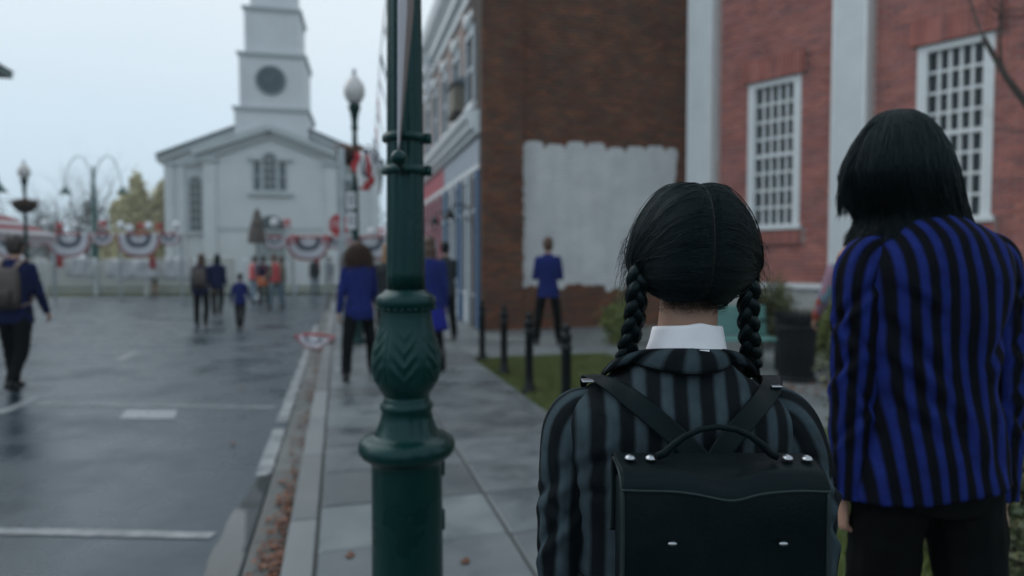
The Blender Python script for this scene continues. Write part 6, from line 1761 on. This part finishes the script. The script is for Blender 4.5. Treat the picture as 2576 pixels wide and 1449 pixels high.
# plaits: three strands woven along a path
def plait(pts, w0, w1, parent):
    pts = [Vector(p) for p in pts]; L_ = [0]
    for i in range(1, len(pts)): L_.append(L_[-1]+(pts[i]-pts[i-1]).length)
    K = 190; T = np.linspace(0, L_[-1], K); C = np.array([[np.interp(t, L_, [p[c] for p in pts]) for c in range(3)] for t in T])
    for c in range(3): C[:,c] = np.convolve(np.pad(C[:,c],6,mode='edge'), np.ones(13)/13, 'valid')
    mb = MB(); pitch = .082; bb = MB(); allp = []
    for s in range(3):
        rings = []; rows = []
        for i in range(K):
            ph = 2*math.pi*(T[i]/pitch + s/3); w = w0+(w1-w0)*T[i]/L_[-1]
            tg = Vector(C[min(i+1,K-1)]-C[max(i-1,0)]).normalized(); bx = Vector((1,0,0)); bx = (bx-tg*bx.dot(tg)).normalized(); by = tg.cross(bx)
            c = Vector(C[i]) + bx*w*.40*math.sin(ph) + by*w*.22*math.sin(2*ph)
            dirv = (tg + bx*(w*.40*math.cos(ph)*2*math.pi/pitch) + by*(w*.22*2*math.cos(2*ph)*2*math.pi/pitch)).normalized()
            a = (bx-dirv*bx.dot(dirv)).normalized(); b = dirv.cross(a); r = w*(.43+.03*mnoise.noise((T[i]*30, s*5, w0*90)))
            row = []
            for q in range(20):
                th = 2*math.pi*q/20; rid = 1+.045*math.sin(th*9+T[i]*60)+.03*math.sin(th*5-T[i]*40)
                row.append(c+(a*math.cos(th)*1.0+b*math.sin(th)*.86)*r*rid)
            rings.append(row); rows.append(c)
        mb.loft(rings)
        # fine hairs lying along the strand
        for q in range(260):
            i0 = random.randrange(0, K-26); ln = random.randrange(16, 26); th = random.uniform(0,6.28); pth = []
            for m_ in range(8):
                i = i0+int(ln*m_/7); rg = rings[i]; k_ = (th/(6.2832)*20 + m_*.35) % 20; a_ = Vector(rg[int(k_)]); b_ = Vector(rg[(int(k_)+1)%20]); pt = a_.lerp(b_, k_-int(k_)); cc_ = rows[i]
                pth.append(cc_ + (pt-cc_)*(1.03+(.10 if q % 15 == 0 else 0)*math.sin(m_/7*3.14)))
            allp.append([tuple(p) for p in pth])
    o = mb.build('braid', M['hair_black'], parent, True)
    v, f = strand_mesh(np.array(allp), np.full(len(allp), .00045), .6); q = link('braid_strands', np_mesh('braid_strands', v, f, M['hair_black'], True), o); q['kind'] = 'stuff'
    e_ = C[-1]; MB().tube([Vector(C[-12]), Vector(C[-6])], w1*.62, 12).build('hair_tie', M['black_cloth'], o, True)
    tp = [[tuple(Vector(C[-8])+Vector((random.gauss(0,.004)*m_, random.gauss(0,.004)*m_, -.012*m_))) for m_ in range(6)] for _ in range(120)]
    v, f = strand_mesh(np.array(tp), np.full(120,.0007), .5); q = link('braid_tail', np_mesh('braid_tail', v, f, M['hair_black']), o); q['kind'] = 'stuff'
def gl(x, y, Y): return at(x, y, Y)-GO
plait([gl(1640,640,1.0), gl(1618,660,.975), gl(1604,700,.962), gl(1602,745,.968), gl(1598,790,.978), gl(1588,840,.99), gl(1575,890,1.01), gl(1567,930,1.045), Vector((-.085,.09,1.17)), Vector((-.09,.125,1.08)), Vector((-.09,.13,.98)), Vector((-.088,.128,.93))], .0215, .016, cap)
plait([gl(1850,640,1.0), gl(1874,660,.98), gl(1884,700,.968), gl(1884,745,.972), gl(1882,790,.98), gl(1884,840,.99), gl(1888,890,1.01), gl(1893,935,1.045), Vector((.093,.09,1.17)), Vector((.095,.125,1.08)), Vector((.092,.13,.98)), Vector((.09,.128,.93))], .0215, .016, cap)
# wisps that escape at the sides
W_ = []
for _ in range(150):
    s = random.choice((-1,-1,1)); a = HC + Vector((s*random.uniform(.088,.099), random.uniform(-.03,.03), random.uniform(-.06,.03))); d = Vector((s*random.uniform(.006,.022), random.gauss(0,.006), -random.uniform(.012,.045)))
    W_.append([tuple(a + d*(i/7) + Vector((s*.004*math.sin(i*.5),0,0))) for i in range(8)])
v, f = strand_mesh(np.array(W_), np.full(150,.00028), .7); o = link('loose_wisps', np_mesh('loose_wisps', v, f, M['hair_black']), cap); o['kind'] = 'stuff'

# ------------------------------------------------------------------ leather satchel on her back
BG = Vector((.2605, .835, -.009))
bag = thing('satchel', 'black leather satchel with a top handle worn on the back of the braided person', 'satchel', tuple(BG), 0)
W2_, ZB, ZT = .1255, .845, 1.130
MB().cbox(-W2_+.004, W2_-.004, -.036, .046, ZB, ZT-.014, .012).build('body', M['leather'], bag, True)
def bag_sheet(name, prof, halfw, m, parent, th, dip=0, bulge=0, seed=0, n=64):
    """leather sheet: (y, z) profile swept across the bag, sagging a little in the middle"""
    L_ = [0]; 
    for i in range(1,len(prof)): L_.append(L_[-1]+math.hypot(prof[i][0]-prof[i-1][0], prof[i][1]-prof[i-1][1]))
    T = np.linspace(0, L_[-1], 70); Yp = np.interp(T, L_, [p[0] for p in prof]); Zp = np.interp(T, L_, [p[1] for p in prof])
    Yp = np.convolve(np.pad(Yp,3,mode='edge'), np.ones(7)/7,'valid'); Zp = np.convolve(np.pad(Zp,3,mode='edge'), np.ones(7)/7,'valid')
    rings = []
    for i in range(70):
        row = []
        for j in range(n+1):
            u = -1+2*j/n; f = i/69; hw = halfw
            sag = dip*math.exp(-((u-.02)/.30)**2)*min(1,max(0,(f-.25)*3)); bl = bulge*(1-u*u)*max(0,f-.35)
            w = .0022*mnoise.noise((u*2.3, f*3.5, seed))+.0010*mnoise.noise((u*6, f*9, seed+3))
            row.append((hw*u + .002*mnoise.noise((f*3, seed, u)), Yp[i]-bl-w*(f > .3), Zp[i]-sag + .0022*mnoise.noise((u*2.5,seed+7,0))))
        rings.append(row)
    mb = MB(); mb.loft(rings, closed=False); o = mb.build(name, m, parent, True); s_ = o.modifiers.new('t','SOLIDIFY'); s_.thickness = th; s_.offset = 1
    return o, rings
fl, rg = bag_sheet('flap', [(.047,1.02),(.047,1.10),(.042,1.124),(.028,1.132),(-.010,1.132),(-.032,1.128),(-.043,1.115),(-.047,1.09),(-.050,1.0),(-.050,.92)], W2_, M['leather'], bag, .003, .004, .006, 1)
for j in (0,-1): MB().tube([r_[j] for r_ in rg], .0027, 8).build('edge_binding', M['leather_edge'], fl, True)
bd, rg2 = bag_sheet('top_band', [(.046,1.118),(.042,1.1285),(.028,1.1365),(-.010,1.1365),(-.034,1.1325),(-.0475,1.119),(-.0500,1.110)], W2_+.0015, M['leather'], bag, .0028, .011, .0, 4)
MB().tube(rg2[-1], .0016, 6).build('stitched_edge', M['leather_edge'], bd, True)
def bl(x, y, Y): return at(x, y, Y)-BG
for x, y in ((1585,1141),(1637,1140),(1981,1147),(2030,1148)):
    p = bl(x, y+2, .824); p.z = 1.1390 + .0022*mnoise.noise((p.x/W2_*2.5, 11, 0)); MB().lathe([(.0072,0),(.0070,.0018),(.0055,.0042),(.003,.0056),(.0004,.006)], 20, tuple(p)).build('rivet', M['steel'], bd, True)
hp = [bl(x, y, .822) for x, y in ((1652,1148),(1672,1140),(1692,1121),(1722,1098),(1760,1081),(1805,1074),(1850,1080),(1886,1096),(1918,1119),(1938,1140),(1956,1150))]
MB().tube(hp, [.0050,.0052,.0046,.0041,.0039,.0038,.0039,.0041,.0046,.0052,.0050], 14, .8).build('handle', M['leather'], bag, True)
for x in (1690,1968):
    p = bl(x, 1365, .782); mb = MB(); mb.ell((p.x,-.0565,p.z), (.0058,.0026,.0028), 14, 8); mb.build('magnet_stud', M['steel'], fl, True)
for s in (-1,1): # rounded closing straps below the frame's edge
    MB().cbox(s*.075-.014, s*.075+.014, -.0605, -.0565, .885, .975, .003).build('closing_strap', M['leather'], fl)
# shoulder straps: out of the bag top, over the blazer, down the front
def ribbon(pts, nrm, w, th):
    rings = []
    for i, p in enumerate(pts):
        t = (pts[min(i+1,len(pts)-1)]-pts[max(i-1,0)]).normalized(); n = nrm[i]; n = (n-t*n.dot(t)).normalized(); s = t.cross(n)
        rings.append([p+s*w*a+n*th*b for a, b in ((-.5,0),(-.5,.6),(-.44,1),(-.36,.82),(.36,.82),(.44,1),(.5,.6),(.5,0))])
    return MB().loft(rings)
def smooth_pts(P, n=60):
    L_ = [0]
    for i in range(1,len(P)): L_.append(L_[-1]+(P[i]-P[i-1]).length)
    T = np.linspace(0,L_[-1],n); Q = np.array([[np.interp(t,L_,[p[c] for p in P]) for c in range(3)] for t in T])
    for c in range(3): Q[:,c] = np.convolve(np.pad(Q[:,c],3,mode='edge'), np.ones(7)/7,'valid')
    return [Vector(q) for q in Q]
for sgn, pix in ((-1, ((1800,1195),(1752,1146),(1700,1098),(1640,1045),(1580,997),(1530,966),(1500,951))), (1, ((1770,1195),(1796,1150),(1822,1118),(1858,1078),(1898,1030),(1928,993),(1946,970)))):
    P, Nn = [], []
    for x, y in pix:
        q = at(x, y, .93)-GO
        for _ in range(4):                               # settle the point on the blazer's back
            q = at(x, y, GO.y + g_back(q.x, q.z) - .008)-GO
        P.append(q); Nn.append(Vector((0,-1,.25)))
    P[0].y -= .018; P[1].y -= .008
    xs_ = P[-1].x
    P += [Vector((xs_*1.02,-.030,1.2015)), Vector((xs_*1.03,.010,1.199)), Vector((xs_*1.04,.060,1.170)), Vector((xs_*1.08,.098,1.10)), Vector((xs_*1.2,.104,1.0)), Vector((xs_*1.45,.07,.93)), Vector((sgn*.18,-.02,.90)), Vector((sgn*.10,-.125,.87))]
    S_ = smooth_pts(P, 90); nv = []
    for q in S_:
        if q.z > 1.185: n_ = Vector((0, -.55 if q.y < -.04 else (.0 if q.y < .03 else .6), 1))
        else: n_ = Vector((q.x*1.5, q.y*(1.0), .02)) if q.y > -.03 else Vector((q.x*.6,-1,.25))
        nv.append(n_.normalized())
    for _ in range(4): nv = [((nv[max(i-1,0)]+nv[i]+nv[min(i+1,len(nv)-1)])/3).normalized() for i in range(len(nv))]
    o = ribbon([q+nv[i]*.002+(GO-BG) for i, q in enumerate(S_)], nv, .0305, .003).build('shoulder_strap', M['leather'], bag, True)
    bp = at(1478 if sgn < 0 else 1948, 953 if sgn < 0 else 966, .985)-BG
    MB().cbox(bp.x-.009, bp.x+.009, bp.y-.012, bp.y+.012, bp.z-.004, bp.z-.001, .0012).build('buckle', M['steel'], o)

# ------------------------------------------------------------------ the tall person in the blue striped blazer
TO = Vector((.995, 1.56, 0))
tall, J = person('tall person with a black bob in a blue and black striped blazer', tuple(TO), 0, 1.75, dict(lean=2, lh=4, lk=3, rh=-7, rk=8, la=0, le=4, lb=2, ra=-4, re=1, rb=-1, head_off=(-.055,.03,0), curl=48, sh_z=1.378, sh_w=.168, arm_k=1.06, hip_w=.076, wide=.90, leg_ab=3), None, None, None, ('trousers','black_cloth'), .006, None, 0, 'shoe', True)
T_TAB = [(.852,-.010,.0,.186,.134,2.4),(.90,-.010,0,.182,.132,2.4),(1.0,-.009,0,.164,.122,2.4),(1.08,-.009,0,.150,.114,2.4),(1.18,-.010,0,.154,.118,2.5),(1.29,-.004,0,.165,.126,2.6),(1.36,.0,0,.170,.124,2.6),(1.40,.002,0,.165,.114,2.5),(1.43,.002,0,.148,.102,2.4),(1.455,.0,0,.122,.090,2.2),(1.478,-.010,.004,.092,.076,2.1),(1.498,-.022,.008,.072,.067,2),(1.515,-.03,.010,.062,.060,2)]
tj = blazer_torso(tall, T_TAB, M['blue_stripe'], n=320, dz=.008, tilt=.15, wr=.008, period=.039, duty=.46, pad=.001, sway=-.12, seed=9, creases=((-.165,1.27,-.02,1.12,.012,.016),(-.16,1.18,.01,1.02,.011,.016),(-.15,1.10,-.03,.98,.009,.015),(-.14,1.33,-.05,1.26,.008,.013),(.16,1.25,.06,1.13,.009,.016),(-.02,1.10,.05,.90,.008,.018),(.08,1.05,.12,.89,.008,.018)))
tjs = [(-.110,0,1.405,.044),(-.138,0,1.405,.054),(-.158,0,1.378,.060),(-.166,0,1.33,.061),(-.171,-.002,1.24,.058),(-.174,-.004,1.15,.055),(-.177,-.004,1.09,.054),(-.180,-.004,1.0,.051),(-.182,-.006,.90,.046),(-.184,-.008,.812,.043)]
tf = [(.17,.9,.06,.012,.016),(.23,.6,-.05,.010,.016),(.30,1.0,.05,.010,.016),(.36,.3,-.05,.009,.015),(.44,.5,.06,.007,.016)]
sleeve(tj, tjs, M['blue_stripe'], seed=12, wr=.005, period=.039, duty=.44, folds=tf)
sleeve(tj, [(-x-.012-.02*(1.4-z),y-.02*(1.4-z),z+.002,r) for x,y,z,r in tjs], M['blue_stripe'], seed=14, wr=.005, period=.039, duty=.44, folds=[(a,-b,-c,d,w) for a,b,c,d,w in tf])
# hair: shell from the outline seen from behind, and strands hanging and blowing over it
HY = 1.595
rows = [(279,2240,2278),(285,2222,2300),(300,2203,2322),(325,2182,2345),(360,2160,2368),(400,2142,2387),(440,2132,2400),(480,2140,2411),(515,2158,2420),(545,2176,2428),(562,2186,2428)]
zz, cxs, As = [], [], []
for y, xl, xr in rows:
    a_, b_ = at(xl,y,HY), at(xr,y,HY); zz.append(a_.z); cxs.append((a_.x+b_.x)/2-TO.x-.007); As.append((b_.x-a_.x)/2*.94)
Bs = [.02,.045,.066,.086,.102,.113,.117,.113,.105,.097,.090]
zz, cxs, As, Bs = map(lambda q: np.array(q[::-1]), (zz,cxs,As,Bs))
def hs(z, th, grow=0.0):
    c, a, b = np.interp(z, zz, cxs), np.interp(z, zz, As)+grow, np.interp(z, zz, Bs)+grow
    return np.stack([c+a*np.cos(th), (HY-TO.y)+b*np.sin(th), z], -1)
rings = []
for z in np.linspace(zz[0], zz[-1], 60):
    ring = []
    for i in range(64):
        th = 2*math.pi*i/64; p = hs(np.array(z), np.array(th), -.004)
        if math.sin(th) > .35 and z < 1.70: p[1] = min(p[1], HY-TO.y+.055)
        ring.append(tuple(p))
    rings.append(ring)
th_ = MB().loft(rings).build('hair', M['hair_black'], tall, True)
n, K = 4200, 16; t = np.linspace(0,1,K)[None,:]
th = rng.uniform(math.pi*.93, math.pi*2.07, n)[:,None] + rng.normal(size=(n,1))*.06*t
z0 = zz[-1]-rng.random((n,1))**2*.05; z1 = rng.uniform(1.415,1.525,(n,1)); z = z0+(z1-z0)*t
s0 = hs(np.maximum(z, zz[0]), th, .001+rng.random((n,1))*.006*t + np.clip(1.492-z,0,1)*.42)
s0[:,:,2] = z
left = np.clip(-np.cos(th), 0, 1)
s0[:,:,0] += -.018*t**2*left + .004*np.sin(t*5+rng.uniform(0,6,(n,1)))
v, f = strand_mesh(s0, rng.uniform(.0006,.0013,n), .6); o = link('hair_strands', np_mesh('hair_strands', v, f, M['hair_black'], True), th_); o['kind'] = 'stuff'
# the lock that blows out sideways
n = 420; w = rng.random((n,1)); w2 = rng.normal(size=(n,1)); P0 = []
ctrl = [((2195,312),(2215,312)),((2150,375),(2180,380)),((2120,440),(2165,450)),((2106,500),(2150,505)),((2108,550),(2136,540))]
for (xa,ya),(xb,yb) in ctrl:
    a_, b_ = np.array(at(xa,ya,HY-.02)-TO), np.array(at(xb,yb,HY-.02)-TO); P0.append(a_[None]*(1-w)+b_[None]*w + rng.normal(size=(n,3))*.004)
P0 = np.stack(P0,1); tt = np.linspace(0,4,14); ln = rng.uniform(.72,1.02,n); Q = np.zeros((n,14,3))
for i in range(14):
    u = np.minimum(tt[i]*ln, 3.999); k_ = u.astype(int); f_ = (u-k_)[:,None]; Q[:,i] = P0[np.arange(n),k_]*(1-f_)+P0[np.arange(n),k_+1]*f_
for c in range(3): Q[:,1:-1,c] = (Q[:,:-2,c]+Q[:,1:-1,c]*2+Q[:,2:,c])/4
v, f = strand_mesh(Q, rng.uniform(.0006,.0011,n), .7); o = link('blown_lock', np_mesh('blown_lock', v, f, M['hair_black'], True), th_); o['kind'] = 'stuff'

# ------------------------------------------------------------------ damp air over the street
hz_m = bpy.data.materials.new('damp_air'); hz_m.use_nodes = True
N, L = hz_m.node_tree.nodes, hz_m.node_tree.links
N.remove(N['Principled BSDF'])
pv_ = N.new('ShaderNodeVolumePrincipled'); pv_.inputs['Color'].default_value = (.86,.93,.98,1); pv_.inputs['Density'].default_value = .0013; pv_.inputs['Anisotropy'].default_value = .2
L.new(pv_.outputs[0], N['Material Output'].inputs['Volume'])
MB().box(-90, 40, -14, 92, -1.2, 33).build('haze', hz_m, kind='stuff', label='thin damp haze hanging over the whole street', cat='haze')
